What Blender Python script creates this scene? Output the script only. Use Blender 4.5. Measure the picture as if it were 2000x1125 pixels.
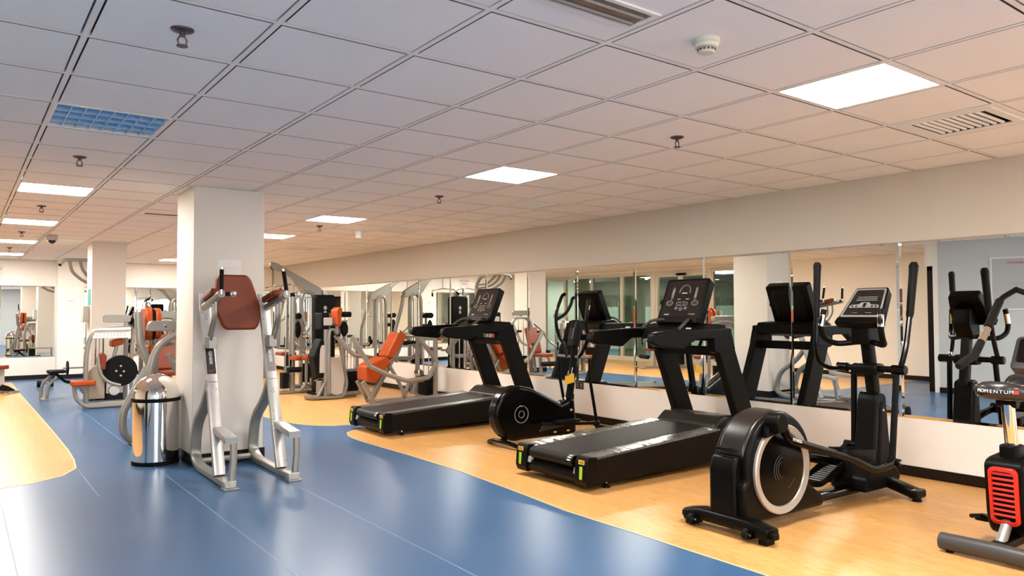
import bpy, bmesh, math, random
from mathutils import Vector, Matrix, Euler
from math import sin, cos, pi, radians as rad
random.seed(7)
for o in list(bpy.data.objects): bpy.data.objects.remove(o)
S = bpy.context.scene; COL = S.collection
# ---------------------------------------------------------------- camera, world, exposure
HC, CE, XW, YB = 1.344, 2.494, 6.27, 18.48
F_PX, YAW, PITCH, ROLL = 1456.0, .6391, .0334, -.0039
Fw = Vector((sin(YAW)*cos(PITCH), cos(YAW)*cos(PITCH), sin(PITCH)))
R0 = Vector((cos(YAW), -sin(YAW), 0)); U0 = R0.cross(Fw)
Rv = R0*cos(ROLL)+U0*sin(ROLL); Uv = -R0*sin(ROLL)+U0*cos(ROLL)
cd = bpy.data.cameras.new('camera'); cam = bpy.data.objects.new('camera', cd); COL.objects.link(cam)
cam.matrix_world = Matrix(((Rv.x, Uv.x, -Fw.x, 0), (Rv.y, Uv.y, -Fw.y, 0), (Rv.z, Uv.z, -Fw.z, HC), (0, 0, 0, 1)))
cd.sensor_width = 36; cd.lens = F_PX/2000*36; cd.clip_start = .05; cd.clip_end = 200
S.camera = cam
W = bpy.data.worlds.new('world'); S.world = W; W.use_nodes = True
W.node_tree.nodes['Background'].inputs[0].default_value = (1, .98, .96, 1)
W.node_tree.nodes['Background'].inputs[1].default_value = 1.6  # even sky, used as fill through the added windows behind the camera
S.view_settings.view_transform = 'Standard'; S.view_settings.look = 'None'
S.view_settings.gamma = 1; S.view_settings.use_curve_mapping = False
S.view_settings.exposure = 1.9
LAMP = 21.0                     # emission of the ceiling panels
LAMP_COL = (1.0, .94, .86)
# ---------------------------------------------------------------- materials
def M(name, col, rough=.5, metal=0., coat=0., spec=.5, noise=0., nscale=30., bump=0., bscale=200., rvar=0., emit=None, estr=0.):
    m = bpy.data.materials.new(name); m.use_nodes = True; nt = m.node_tree; b = nt.nodes['Principled BSDF']
    c = (*col, 1)
    b.inputs['Base Color'].default_value = c; b.inputs['Roughness'].default_value = rough
    b.inputs['Metallic'].default_value = metal; b.inputs['Coat Weight'].default_value = coat
    b.inputs['Coat Roughness'].default_value = .08; b.inputs['Specular IOR Level'].default_value = spec
    if emit: b.inputs['Emission Color'].default_value = (*emit, 1); b.inputs['Emission Strength'].default_value = estr
    tc = nt.nodes.new('ShaderNodeTexCoord')
    def noi(scale, det=4):
        n = nt.nodes.new('ShaderNodeTexNoise'); n.inputs['Scale'].default_value = scale; n.inputs['Detail'].default_value = det
        nt.links.new(tc.outputs['Object'], n.inputs['Vector']); return n
    if noise:
        n = noi(nscale); r = nt.nodes.new('ShaderNodeMix'); r.data_type = 'RGBA'
        r.inputs[6].default_value = tuple(max(0, x*(1-noise)) for x in col)+(1,); r.inputs[7].default_value = tuple(min(1, x*(1+noise)) for x in col)+(1,)
        nt.links.new(n.outputs['Fac'], r.inputs[0]); nt.links.new(r.outputs[2], b.inputs['Base Color'])
    if rvar:
        n = noi(nscale*.5); mr = nt.nodes.new('ShaderNodeMapRange'); mr.inputs[3].default_value = max(.02, rough-rvar); mr.inputs[4].default_value = rough+rvar
        nt.links.new(n.outputs['Fac'], mr.inputs[0]); nt.links.new(mr.outputs[0], b.inputs['Roughness'])
    if bump:
        n = noi(bscale); bp = nt.nodes.new('ShaderNodeBump'); bp.inputs['Strength'].default_value = bump; bp.inputs['Distance'].default_value = .002
        nt.links.new(n.outputs['Fac'], bp.inputs['Height']); nt.links.new(bp.outputs[0], b.inputs['Normal'])
    return m
LEFTW = M('pale_cream_wall_paint', (.92, .87, .78), .55)
PILW = M('soft_white_pillar_paint', (.70, .66, .60), .5, noise=.02, nscale=2, bump=.1, bscale=60)
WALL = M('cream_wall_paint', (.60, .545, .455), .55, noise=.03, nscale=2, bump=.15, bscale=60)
WHITE = M('white_wall_paint', (.88, .85, .79), .5, noise=.02, nscale=2, bump=.1, bscale=60)
BLUEWALL = M('blue_grey_wall_paint', (.58, .605, .59), .5, noise=.02, nscale=2)
TILE = M('ceiling_tile_white', (.87, .86, .845), .8, noise=.02, nscale=3, bump=.1, bscale=300)
TBAR = M('ceiling_bar_white', (.84, .82, .79), .5)
TILESHADE = M('shade_dark_tile_edge', (.10, .085, .07), .9)  # shade of the grid gaps, put into the colour of the tile sides
PLENUM = M('plenum_dark', (.03, .028, .025), .9)
BASEB = M('dark_brown_baseboard', (.010, .005, .004), .35, spec=.25)
BLACK = M('black_satin_plastic', (.0025, .0023, .002), .38, spec=.12, noise=.2, nscale=8, rvar=.08)
BLACKM = M('black_matte_paint', (.0055, .0045, .0035), .5, spec=.12, noise=.15, nscale=10, bump=.2, bscale=500)
GLOSS = M('black_gloss_plastic', (.0015, .0015, .0015), .2, spec=.2)
RUBBER = M('black_rubber', (.004, .004, .004), .65, spec=.15, bump=.3, bscale=300)
FOAM = M('black_foam_grip', (.004, .004, .004), .55, spec=.2, bump=.5, bscale=150)
BELT = M('running_belt', (.006, .0055, .005), .5, spec=.2, noise=.2, nscale=6, bump=.4, bscale=600)
SILVER = M('silver_grey_frame_paint', (.28, .27, .245), .33, metal=.45, noise=.08, nscale=9, rvar=.08)
SILVERP = M('worn_silver_plate', (.48, .47, .45), .3, metal=.5, noise=.12, nscale=14, rvar=.12)
RING = M('brushed_silver_ring', (.55, .51, .46), .35, metal=.6, rvar=.05)
CHROME = M('chrome', (.85, .84, .82), .06, metal=1)
STEELP = M('polished_steel_bin', (.80, .79, .77), .05, metal=1)
ORANGE = M('orange_vinyl', (.40, .06, .005), .4, spec=.35, noise=.1, nscale=12, bump=.2, bscale=250)
ORANGESH = M('shaded_orange_vinyl', (.19, .028, .006), .42, spec=.35, noise=.1, nscale=8, bump=.2, bscale=250)  # darker copy of the orange vinyl, with shade put into its colour
REDP = M('red_plastic', (.62, .02, .008), .3, coat=.2)
YEL = M('yellow_label', (.85, .55, .06), .45)
LIME = M('lime_level_label', (.45, .75, .04), .4)
INK = M('white_print', (.75, .75, .73), .5)
INKD = M('dark_grey_print', (.12, .11, .11), .5)
INKG = M('grey_print', (.28, .28, .28), .5)
REDINK = M('red_print', (.55, .03, .03), .5)
SCREEN = M('dark_screen', (.008, .006, .006), .12, coat=.3)
PAPER = M('white_paper', (.78, .77, .75), .6)
GREYP = M('light_grey_plastic', (.48, .47, .45), .45)
CREAMP = M('cream_plastic', (.72, .68, .55), .4)
WHITEP = M('white_plastic', (.82, .81, .78), .35)
TEAL = M('teal_notice', (.01, .30, .27), .4)
TAN = M('tan_shroud', (.45, .37, .27), .5)
FILM = M('silvery_worn_tread_film', (.10, .097, .09), .22, metal=.2, noise=.95, nscale=38, bump=1, bscale=55, coat=.5)
ALU = M('cream_aluminium_frame', (.62, .57, .47), .35, metal=.2)
CURT = M('grey_green_curtain', (.22, .26, .22), .8, noise=.15, nscale=3)
def glassmat():
    m = bpy.data.materials.new('tinted_window_glass'); m.use_nodes = True; nt = m.node_tree
    for n in list(nt.nodes): nt.nodes.remove(n)
    o = nt.nodes.new('ShaderNodeOutputMaterial'); mx = nt.nodes.new('ShaderNodeMixShader'); t = nt.nodes.new('ShaderNodeBsdfTransparent')
    t.inputs[0].default_value = (.78, .86, .78, 1); g = nt.nodes.new('ShaderNodeBsdfGlossy'); g.inputs['Roughness'].default_value = .02
    g.inputs[0].default_value = (.8, .85, .82, 1); f = nt.nodes.new('ShaderNodeLayerWeight'); pw = nt.nodes.new('ShaderNodeMath'); pw.operation = 'POWER'; pw.inputs[1].default_value = 3.2
    ml = nt.nodes.new('ShaderNodeMath'); ml.operation = 'MULTIPLY_ADD'; ml.inputs[1].default_value = .85; ml.inputs[2].default_value = .05
    nt.links.new(f.outputs['Facing'], pw.inputs[0]); nt.links.new(pw.outputs[0], ml.inputs[0]); nt.links.new(ml.outputs[0], mx.inputs[0]); nt.links.new(t.outputs[0], mx.inputs[1]); nt.links.new(g.outputs[0], mx.inputs[2]); nt.links.new(mx.outputs[0], o.inputs[0])
    return m
GLASS = glassmat()
MIRROR = M('mirror_glass', (.93, .95, .915), .0, metal=1)
def lampmat():
    m = bpy.data.materials.new('lit_diffuser'); m.use_nodes = True; b = m.node_tree.nodes['Principled BSDF']
    b.inputs['Base Color'].default_value = (.9, .9, .9, 1); b.inputs['Emission Color'].default_value = (*LAMP_COL, 1); b.inputs['Emission Strength'].default_value = LAMP
    return m
LIT = lampmat()
def floormat(name, kind):
    m = bpy.data.materials.new(name); m.use_nodes = True; nt = m.node_tree; b = nt.nodes['Principled BSDF']; L = nt.links.new
    tc = nt.nodes.new('ShaderNodeTexCoord'); N = lambda t: nt.nodes.new(t)
    def mapn(sc, rot=0):
        mp = N('ShaderNodeMapping'); mp.inputs['Scale'].default_value = sc; mp.inputs['Location'].default_value = (.3, .7, .37); mp.inputs['Rotation'].default_value = (0, 0, rot); L(tc.outputs['Object'], mp.inputs[0]); return mp
    def noise(sc, scale, det=4, rot=0):
        n = N('ShaderNodeTexNoise'); n.inputs['Scale'].default_value = scale; n.inputs['Detail'].default_value = det; L(mapn(sc, rot).outputs[0], n.inputs['Vector']); return n
    def ramp(src, stops):
        r = N('ShaderNodeValToRGB'); e = r.color_ramp.elements
        while len(e) < len(stops): e.new(.5)
        for k, (p, c) in enumerate(stops): e[k].position = p; e[k].color = (*c, 1)
        L(src, r.inputs[0]); return r
    def mix(f, a, c, blend='MIX'):
        x = N('ShaderNodeMix'); x.data_type = 'RGBA'; x.blend_type = blend
        (L(f, x.inputs[0]) if not isinstance(f, float) else setattr(x.inputs[0], 'default_value', f))
        for i, v in ((6, a), (7, c)):
            if isinstance(v, tuple): x.inputs[i].default_value = (*v, 1)
            else: L(v, x.inputs[i])
        return x.outputs[2]
    big = noise((1, 1, 1), .9, 5); fine = noise((1, 1, 1), 2.5, 3)
    if kind == 'blue':
        base = mix(big.outputs['Fac'], (.030, .090, .20), (.066, .144, .28))
        rl, rh = .25, .33
    else:
        br = N('ShaderNodeTexBrick'); L(mapn((1, 1, 1), pi/2).outputs[0], br.inputs['Vector'])
        br.inputs['Scale'].default_value = 1; br.inputs['Brick Width'].default_value = .9; br.inputs['Row Height'].default_value = .075
        br.inputs['Mortar Size'].default_value = .0007; br.inputs['Color1'].default_value = (.66, .355, .125, 1); br.inputs['Color2'].default_value = (.72, .41, .155, 1); br.inputs['Mortar'].default_value = (.42, .21, .075, 1)
        grain = ramp(noise((26, 2.2, 1), 5, 7).outputs['Fac'], [(.34, (.74, .64, .50)), (.60, (1, 1, 1))])
        base = mix(.8, br.outputs[0], grain.outputs[0], 'MULTIPLY')
        rl, rh = .27, .34
    L(base if not hasattr(base, 'outputs') else base.outputs[0], b.inputs['Base Color'])
    b.inputs['Roughness'].default_value = (rl+rh)/2
    b.inputs['Specular IOR Level'].default_value = .20 if kind == 'blue' else .12
    return m
BLUEF = floormat('blue_vinyl_floor', 'blue'); WOODF = floormat('wood_pattern_vinyl_floor', 'wood')
WELD = M('weld_line', (.17, .28, .42), .45); WELDW = M('cream_weld_line', (.75, .58, .36), .4)
# ---------------------------------------------------------------- mesh helpers
def cross_frame(t, side):
    s = side - t*side.dot(t)
    if s.length < 1e-4: s = t.orthogonal()
    s.normalize(); return s, t.cross(s).normalized()
class B:
    def __init__(s): s.v = []; s.f = []
    def add(s, vs, fs):
        n = len(s.v); s.v += [tuple(x) for x in vs]; s.f += [tuple(i+n for i in f) for f in fs]; return s
    def box(s, a, b, rot=None, piv=None):
        vs = [Vector((x, y, z)) for x in (a[0], b[0]) for y in (a[1], b[1]) for z in (a[2], b[2])]
        if rot: 
            p = Vector(piv) if piv else (Vector(a)+Vector(b))/2; R = Euler(rot).to_matrix(); vs = [R@(v-p)+p for v in vs]
        return s.add(vs, [(0, 1, 3, 2), (4, 6, 7, 5), (0, 4, 5, 1), (2, 3, 7, 6), (0, 2, 6, 4), (1, 5, 7, 3)])
    def prism(s, poly, a, b, axis='y', taper=1.):
        def P(u, w, t):
            return {'y': (u, t, w), 'x': (t, u, w), 'z': (u, w, t)}[axis]
        n = len(poly); cu = sum(p[0] for p in poly)/n; cw = sum(p[1] for p in poly)/n
        vs = [P(u, w, a) for u, w in poly]+[P(cu+(u-cu)*taper, cw+(w-cw)*taper, b) for u, w in poly]
        return s.add(vs, [tuple(range(n)), tuple(range(2*n-1, n-1, -1))]+[(i, (i+1) % n, n+(i+1) % n, n+i) for i in range(n)])
    def sweep(s, pts, sec, side=(0, 1, 0), closed=False, scale=None, transport=False):
        pts = [Vector(p) for p in pts]; n = len(pts); m = len(sec); vs = []; sd = Vector(side); prev = None
        for i, p in enumerate(pts):
            a = pts[i-1] if (i or closed) else p; c = pts[(i+1) % n] if (i < n-1 or closed) else p
            t1 = (p-a); t2 = (c-p); t = (t1.normalized() if t1.length else Vector())+(t2.normalized() if t2.length else Vector()); t.normalize()
            if transport:
                if prev is None: prev = t.orthogonal().normalized()
                prev = (prev-t*prev.dot(t)).normalized(); u, w = prev, t.cross(prev)
            else: u, w = cross_frame(t, sd)
            k = 1.
            if t1.length and t2.length: k = 1/max(.5, math.sqrt(max(0, (1+t1.normalized().dot(t2.normalized()))/2)))
            sc = scale[i] if scale else 1
            for (x, y) in sec: vs.append(p+u*x*sc+w*y*sc*(k if not transport else 1))
        fs = [(i*m+j, i*m+(j+1) % m, ((i+1) % n)*m+(j+1) % m, ((i+1) % n)*m+j) for i in range(n if closed else n-1) for j in range(m)]
        if not closed: fs += [tuple(range(m)), tuple((n-1)*m+j for j in range(m))]
        return s.add(vs, fs)
    def tube(s, pts, r, n=10, closed=False, scale=None):
        return s.sweep(pts, [(r*cos(2*pi*i/n), r*sin(2*pi*i/n)) for i in range(n)], closed=closed, scale=scale, transport=True)
    def bar(s, pts, w, h, side=(0, 1, 0), r=.3, closed=False, scale=None):
        c = min(w, h)*r; a, b = w/2, h/2
        sec = [(a-c, -b), (a-c*.3, -b+c*.3), (a, -b+c), (a, b-c), (a-c*.3, b-c*.3), (a-c, b), (-a+c, b), (-a+c*.3, b-c*.3), (-a, b-c), (-a, -b+c), (-a+c*.3, -b+c*.3), (-a+c, -b)]
        return s.sweep(pts, sec, side, closed, scale)
    def cyl(s, a, b, r, r2=None, n=20):
        a = Vector(a); b = Vector(b); t = (b-a).normalized(); u = t.orthogonal().normalized(); w = t.cross(u); r2 = r if r2 is None else r2
        vs = [p+(u*cos(2*pi*i/n)+w*sin(2*pi*i/n))*q for p, q in ((a, r), (b, r2)) for i in range(n)]
        return s.add(vs, [tuple(range(n)), tuple(range(2*n-1, n-1, -1))]+[(i, (i+1) % n, n+(i+1) % n, n+i) for i in range(n)])
    def lathe(s, prof, c=(0, 0, 0), n=32, ax='z'):
        vs = []; C = Vector(c)
        for r, z in prof:
            for i in range(n):
                a = 2*pi*i/n; p = {'z': (r*cos(a), r*sin(a), z), 'y': (r*cos(a), z, r*sin(a)), 'x': (z, r*cos(a), r*sin(a))}[ax]; vs.append(C+Vector(p))
        m = len(prof); fs = [(j*n+i, j*n+(i+1) % n, (j+1)*n+(i+1) % n, (j+1)*n+i) for j in range(m-1) for i in range(n)]
        fs += [tuple(range(n)), tuple((m-1)*n+i for i in range(n))]
        return s.add(vs, fs)
    def ell(s, c, rx, ry, rz, n=20, m=12, rot=None):
        C = Vector(c); R = Euler(rot).to_matrix() if rot else Matrix.Identity(3); vs = []
        for j in range(1, m):
            t = pi*j/m
            for i in range(n): a = 2*pi*i/n; vs.append(C+R@Vector((rx*sin(t)*cos(a), ry*sin(t)*sin(a), rz*cos(t))))
        vs += [C+R@Vector((0, 0, rz)), C+R@Vector((0, 0, -rz))]; k = (m-1)*n
        fs = [(j*n+i, j*n+(i+1) % n, (j+1)*n+(i+1) % n, (j+1)*n+i) for j in range(m-2) for i in range(n)]
        fs += [(k, (i+1) % n, i) for i in range(n)]+[(k+1, (m-2)*n+i, (m-2)*n+(i+1) % n) for i in range(n)]
        return s.add(vs, fs)
    def xform(s, mat): s.v = [tuple(mat@Vector(v)) for v in s.v]; return s
    def build(s, name, mat, parent=None, bevel=0., seg=2, smooth=True, ang=35):
        me = bpy.data.meshes.new(name); me.from_pydata(s.v, [], s.f); bm = bmesh.new(); bm.from_mesh(me)
        bmesh.ops.recalc_face_normals(bm, faces=bm.faces)
        bm.to_mesh(me); bm.free(); me.materials.append(mat)
        if smooth: 
            for p in me.polygons: p.use_smooth = True
            me.set_sharp_from_angle(angle=rad(ang))
        o = bpy.data.objects.new(name, me); COL.objects.link(o)
        if parent: o.parent = parent
        if bevel:
            md = o.modifiers.new('bevel', 'BEVEL'); md.width = bevel; md.segments = seg; md.limit_method = 'ANGLE'; md.angle_limit = rad(40)
            md.harden_normals = False
        return o
def fil(pts, r=.06, n=5):
    pts = [Vector(p) for p in pts]; out = [pts[0]]
    for i in range(1, len(pts)-1):
        p = pts[i]; a = pts[i-1]-p; c = pts[i+1]-p; k = min(r, a.length*.48, c.length*.48); A = p+a.normalized()*k; Cc = p+c.normalized()*k
        for j in range(n+1): t = j/n; out.append(A*(1-t)**2+p*2*t*(1-t)+Cc*t*t)
    out.append(pts[-1]); return out
def rr(w, h, r, n=4, cx=0, cy=0):       # rounded rectangle outline
    o = []
    for sx, sy, a0 in ((1, 1, 0), (-1, 1, 90), (-1, -1, 180), (1, -1, 270)):
        for k in range(n+1): a = rad(a0+90*k/n); o.append((cx+sx*(w/2-r)+r*cos(a), cy+sy*(h/2-r)+r*sin(a)))
    return o
def rpoly(poly, r=.03, n=4):
    P = [Vector((*p, 0)) for p in poly]; out = []
    for i, p in enumerate(P):
        a = P[i-1]-p; c = P[(i+1) % len(P)]-p; k = min(r, a.length*.45, c.length*.45); A = p+a.normalized()*k; Cc = p+c.normalized()*k
        for j in range(n+1): t = j/n; q = A*(1-t)**2+p*2*t*(1-t)+Cc*t*t; out.append((q.x, q.y))
    return out
def thing(name, label, cat, loc=(0, 0, 0), rz=0., group=None):
    o = bpy.data.objects.new(name, None); COL.objects.link(o); o.empty_display_size = .1
    o.location = loc; o.rotation_euler = (0, 0, rz); o['label'] = label; o['category'] = cat
    if group: o['group'] = group
    return o
def tag(o, label, cat, group=None):
    o['label'] = label; o['category'] = cat
    if group: o['group'] = group
    return o
def lab(o, t): o['label'] = t; return o
def struct(o): o['kind'] = 'structure'; return o
def dup(root, loc, rz=None, label=None):
    r = root.copy(); COL.objects.link(r); r.location = loc
    if rz is not None: r.rotation_euler = (0, 0, rz)
    if label: r['label'] = label
    for ch in list(root.children):
        c = ch.copy(); COL.objects.link(c); c.parent = r
        for g in list(ch.children): d = g.copy(); COL.objects.link(d); d.parent = c
    return r
def text(name, s, size, mat, mtx, parent=None, ext=.0006, sx=1., align='CENTER', bold=0.):
    cu = bpy.data.curves.new(name, 'FONT'); cu.body = s; cu.size = size; cu.extrude = ext; cu.align_x = align; cu.align_y = 'CENTER'; cu.offset = bold
    to = bpy.data.objects.new(name, cu); COL.objects.link(to); dg = bpy.context.evaluated_depsgraph_get()
    me = bpy.data.meshes.new_from_object(to.evaluated_get(dg)); bpy.data.objects.remove(to)
    me.transform(mtx@Matrix.Diagonal((sx, 1, 1, 1))); me.materials.clear(); me.materials.append(mat)
    o = bpy.data.objects.new(name, me); COL.objects.link(o)
    if parent: o.parent = parent
    return o
def frame_m(origin, right, up):         # text placement matrix: x=right, y=up, z=normal
    r = Vector(right).normalized(); u = Vector(up).normalized(); n = r.cross(u)
    return Matrix(((r.x, u.x, n.x, origin[0]), (r.y, u.y, n.y, origin[1]), (r.z, u.z, n.z, origin[2]), (0, 0, 0, 1)))
# ================================================================ THE ROOM
LIT2 = M('corridor_diffuser', (.9, .9, .9), .5, emit=(1, .97, .9), estr=14)
OX, OY, TS = 1.601, 2.287, .6           # ceiling grid origin and pitch
def cell(a, b): return OX+b*TS, OY+a*TS   # lower corner of tile (a along Y, b along X)
XL, YR = -2.5, -3.2                     # left wall, wall behind the camera
SWAP = {}                               # cells not filled with a tile
PANELS = [(a, b) for b in (3,) for a in (-6, -1, 4, 10, 14, 19, 24)]+[(a, -2) for a in (-6, -1, 9, 14, 19, 24)]
for c in PANELS: SWAP[c] = 'light'
SWAP[(4, -2)] = 'louver'
VENTS = [(-1, 5), (6, 5), (11, 5), (17, 5)]
for c in VENTS: SWAP[c] = 'vent'
tb = B(); tl = B()
P1 = (1.68, 2.31, 7.02, 7.65); P2 = (1.68, 2.16, 13.3, 13.85)
a0, a1, b0, b1 = int((YR-OY)/TS)-1, int((YB-OY)/TS)+1, int((XL-OX)/TS)-1, int((XW-OX)/TS)+1
g = .008; w = .012
for a in range(a0, a1+1):
    for b in range(b0, b1+1):
        x, y = cell(a, b)
        xa, xb = max(x+w+g, XL+.003), min(x+TS-w-g, XW-.003); ya, yb = max(y+w+g, YR+.003), min(y+TS-w-g, YB-.003)
        if (a, b) in SWAP or xb-xa < .02 or yb-ya < .02: continue
        tl.box((xa, ya, CE), (xb, yb, CE+.015))
for b in range(b0, b1+2):
    x = OX+b*TS
    if XL < x < XW: tb.box((x-w, YR, CE-.001), (x+w, YB, CE+.02))
for a in range(a0, a1+2):
    y = OY+a*TS
    if YR < y < YB: tb.box((XL, y-w+.002, CE-.0005), (XW, y+w-.002, CE+.019))
cg = struct(tl.build('ceiling', TILE, smooth=False)); cg.data.materials.append(TILESHADE)
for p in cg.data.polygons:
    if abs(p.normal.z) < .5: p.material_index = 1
c = struct(tb.build('trim_1', TBAR, smooth=False))
struct(B().box((XL-4.6, YR-.1, CE+.045), (XW+.1, YB+.1, CE+.1)).build('ceiling_slab', PLENUM, smooth=False))
# floor: blue vinyl with two inlaid wood-pattern areas
struct(B().box((XL-4.7, YR-.1, -.1), (XW+.1, YB+2.7, 0)).build('floor', BLUEF, smooth=False))
fw = [(0.87, 17.9), (0.87, 15), (.885, 12.9), (.90, 10.2), (.90, 8.6), (.885, 8.0), (.85, 7.55), (.72, 7.26), (.49, 7.09), (.28, 7.03), (-.3, 6.99), (-1.7, 6.99), (-2.49, 7.0), (-2.49, 17.9)]
struct(B().prism(fw, 0, .002, 'z').build('floor_wood_left', WOODF, smooth=False))
fr = [(6.26, 8.12), (6.26, YR+.01), (3.2, YR+.01), (3.30, 1.2), (3.335, 2.4), (3.335, 3.9), (3.40, 4.6), (3.455, 5.4), (3.455, 6.3), (3.43, 7.2), (3.44, 7.5), (3.47, 7.7), (3.55, 7.9), (3.68, 8.02), (3.9, 8.1)]
struct(B().prism(fr, 0, .002, 'z').build('floor_wood_right', WOODF, smooth=False))
fb = [(6.26, 18.4), (3.2, 18.4), (3.2, 12), (3.22, 10.2), (3.26, 9.4), (3.33, 8.95), (3.45, 8.66), (3.62, 8.50), (3.85, 8.43), (6.26, 8.43)]
struct(B().prism(fb, 0, .002, 'z').build('floor_wood_back', WOODF, smooth=False))
def strip(pts, wd, z0, z1):
    b = B()
    for p, q in zip(pts, pts[1:]):
        p = Vector((*p, 0)); q = Vector((*q, 0)); n = (q-p).cross(Vector((0, 0, 1))).normalized()*wd/2; e = (q-p).normalized()*wd*.3
        b.add([p+n-e, p-n-e, q-n+e, q+n+e, p+n-e+Vector((0, 0, z1)), p-n-e+Vector((0, 0, z1)), q-n+e+Vector((0, 0, z1)), q+n+e+Vector((0, 0, z1))], [(0, 1, 2, 3), (7, 6, 5, 4), (0, 4, 5, 1), (1, 5, 6, 2), (2, 6, 7, 3), (3, 7, 4, 0)])
    return b
struct(strip(fw[:-1], .012, 0, .0026).build('trim_2', WELDW, smooth=False))
struct(strip(fr[1:], .012, 0, .0026).build('trim_3', WELDW, smooth=False))
struct(strip(fb[1:], .012, 0, .0026).build('trim_4', WELDW, smooth=False))
wl = B()
for x, y0, y1 in ((1.42, -3, 17.5), (2.15, -3, 6.9), (.27, -3, 6.9), (.86, 6.3, 7.4)): wl.box((x-.003, y0, 0), (x+.003, y1, .0008))
struct(wl.build('trim_5', WELD, smooth=False))
# walls
struct(B().box((XW, YR-.1, .6), (XW+.1, YB+.1, CE+.05)).build('wall_right', WALL, smooth=False)); struct(B().box((XW, YR-.1, 0), (XW+.1, YB+.1, .6)).build('wall_right_lower', M('warm_white_lower_wall', (.92, .88, .83), .5, noise=.03, nscale=3), smooth=False))  # lower band of the wall in a lighter tone than above
struct(B().box((XL-.1, YB, 0), (XW+.1, YB+.1, CE+.05)).build('wall_back', WHITE, smooth=False))
struct(B().box((XL-4.7, YR-.1, 0), (XL+.3, YR, CE+.05)).box((XL+.3, YR-.1, 0), (1.3, YR, .25)).box((XL+.3, YR-.1, 2.42), (1.3, YR, CE+.05)).box((1.3, YR-.1, 0), (2.7, YR, CE+.05)).build('wall_front', BLUEWALL, smooth=False))
struct(B().box((2.7, YR-.1, 0), (3.9, YR, CE+.05)).box((3.9, YR-.1, 0), (XW+.1, YR, .25)).box((3.9, YR-.1, 2.42), (XW+.1, YR, CE+.05)).build('wall_front_right', WALL, smooth=False))
struct(B().box((XL-.1, YR, 0), (XL, 10.4, CE+.05)).box((XL-.1, 10.4, 2.44), (XL, YB, CE+.05)).build('wall_left', LEFTW, smooth=False))
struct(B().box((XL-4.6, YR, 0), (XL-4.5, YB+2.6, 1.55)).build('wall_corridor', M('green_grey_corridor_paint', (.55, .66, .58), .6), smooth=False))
struct(B().box((XL-4.6, YR, 1.55), (XL-4.5, YB+2.6, CE+.05)).build('wall_corridor_upper', M('dark_olive_corridor_upper', (.14, .15, .12), .6), smooth=False))  # upper corridor wall in a darker tone, in place of a soffit
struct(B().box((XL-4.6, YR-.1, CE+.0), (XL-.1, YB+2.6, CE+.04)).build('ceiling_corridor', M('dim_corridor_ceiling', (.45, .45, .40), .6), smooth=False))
struct(B().box((XL-4.5, YB+2.5, 0), (XL-.1, YB+2.6, CE+.05)).box((XL-.1, YB+.1, 0), (XL, YB+2.6, CE+.05)).build('wall_corridor_back', WHITE, smooth=False))
# angled blue-grey partition beside the camera, seen in the mirror
bw = [(-.5, 5.7), (-1.95, 1.6), (-1.95, YR), (-2.05, YR), (-2.05, 1.62), (-.62, 5.74)]
struct(B().prism(bw, 0, CE, 'z').build('wall_partition', BLUEWALL, smooth=False))
struct(B().prism([(-.62, 5.741), (-.5, 5.701), (-.5, 5.78), (-.62, 5.78)], 0, CE, 'z').build('wall_partition_end', WHITE, smooth=False))
struct(B().box((-2.49, 5.78, 2.1), (-.5, 5.9, CE)).box((-2.49, 5.78, 0), (-1.6, 5.9, 2.1)).build('wall_partition_side', LEFTW, smooth=False))
dr = thing('door_1', 'dark wooden door frame', 'door'); del dr['label'], dr['category']; dr['kind'] = 'structure'
o = B().box((-1.6, 5.77, 0), (-1.53, 5.91, 2.1)).box((-.66, 5.77, 0), (-.59, 5.91, 2.1)).box((-1.6, 5.77, 2.03), (-.59, 5.91, 2.1)).build('door_frame', BASEB, dr, smooth=False)
# pillars
struct(B().box((P1[0], P1[2], 0), (P1[1], P1[3], CE)).build('wall_pillar_front', PILW, bevel=.006))
struct(B().box((P2[0], P2[2], 0), (P2[1], P2[3], CE)).build('wall_pillar_back', PILW, bevel=.006))
struct(B().box((1.67, YB-.28, 0), (2.15, YB, CE)).build('wall_pier_back', WHITE, bevel=.006))
def ring(P, h=.1, t=.012):
    x0, x1, y0, y1 = P
    return B().box((x0-t, y0-t, 0), (x1+t, y0, h)).box((x0-t, y1, 0), (x1+t, y1+t, h)).box((x0-t, y0, 0), (x0, y1, h)).box((x1, y0, 0), (x1+t, y1, h))
struct(ring(P1).build('baseboard_pillar_front', BASEB, smooth=False)); struct(ring(P2).build('baseboard_pillar_back', BASEB, smooth=False))
struct(B().box((XW-.014, YR, 0), (XW, YB, .085)).box((XW-.02, YR, .02), (XW-.014, YB, .075)).build('baseboard_right', BASEB, smooth=False))
struct(B().box((XL, YB-.014, 0), (1.67, YB, .09)).box((2.15, YB-.014, 0), (XW, YB, .09)).box((1.66, YB-.294, 0), (2.16, YB-.28, .09)).build('baseboard_back', BASEB, smooth=False))
struct(B().box((XL, 5.9, 0), (XL+.014, 10.4, .09)).build('baseboard_left', BASEB, smooth=False))
bb = B().prism([(-.5, 5.7), (-1.95, 1.6), (-1.935, 1.6), (-.487, 5.7)], 0, .09, 'z').build('baseboard_partition', BASEB, smooth=False); struct(bb)
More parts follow.
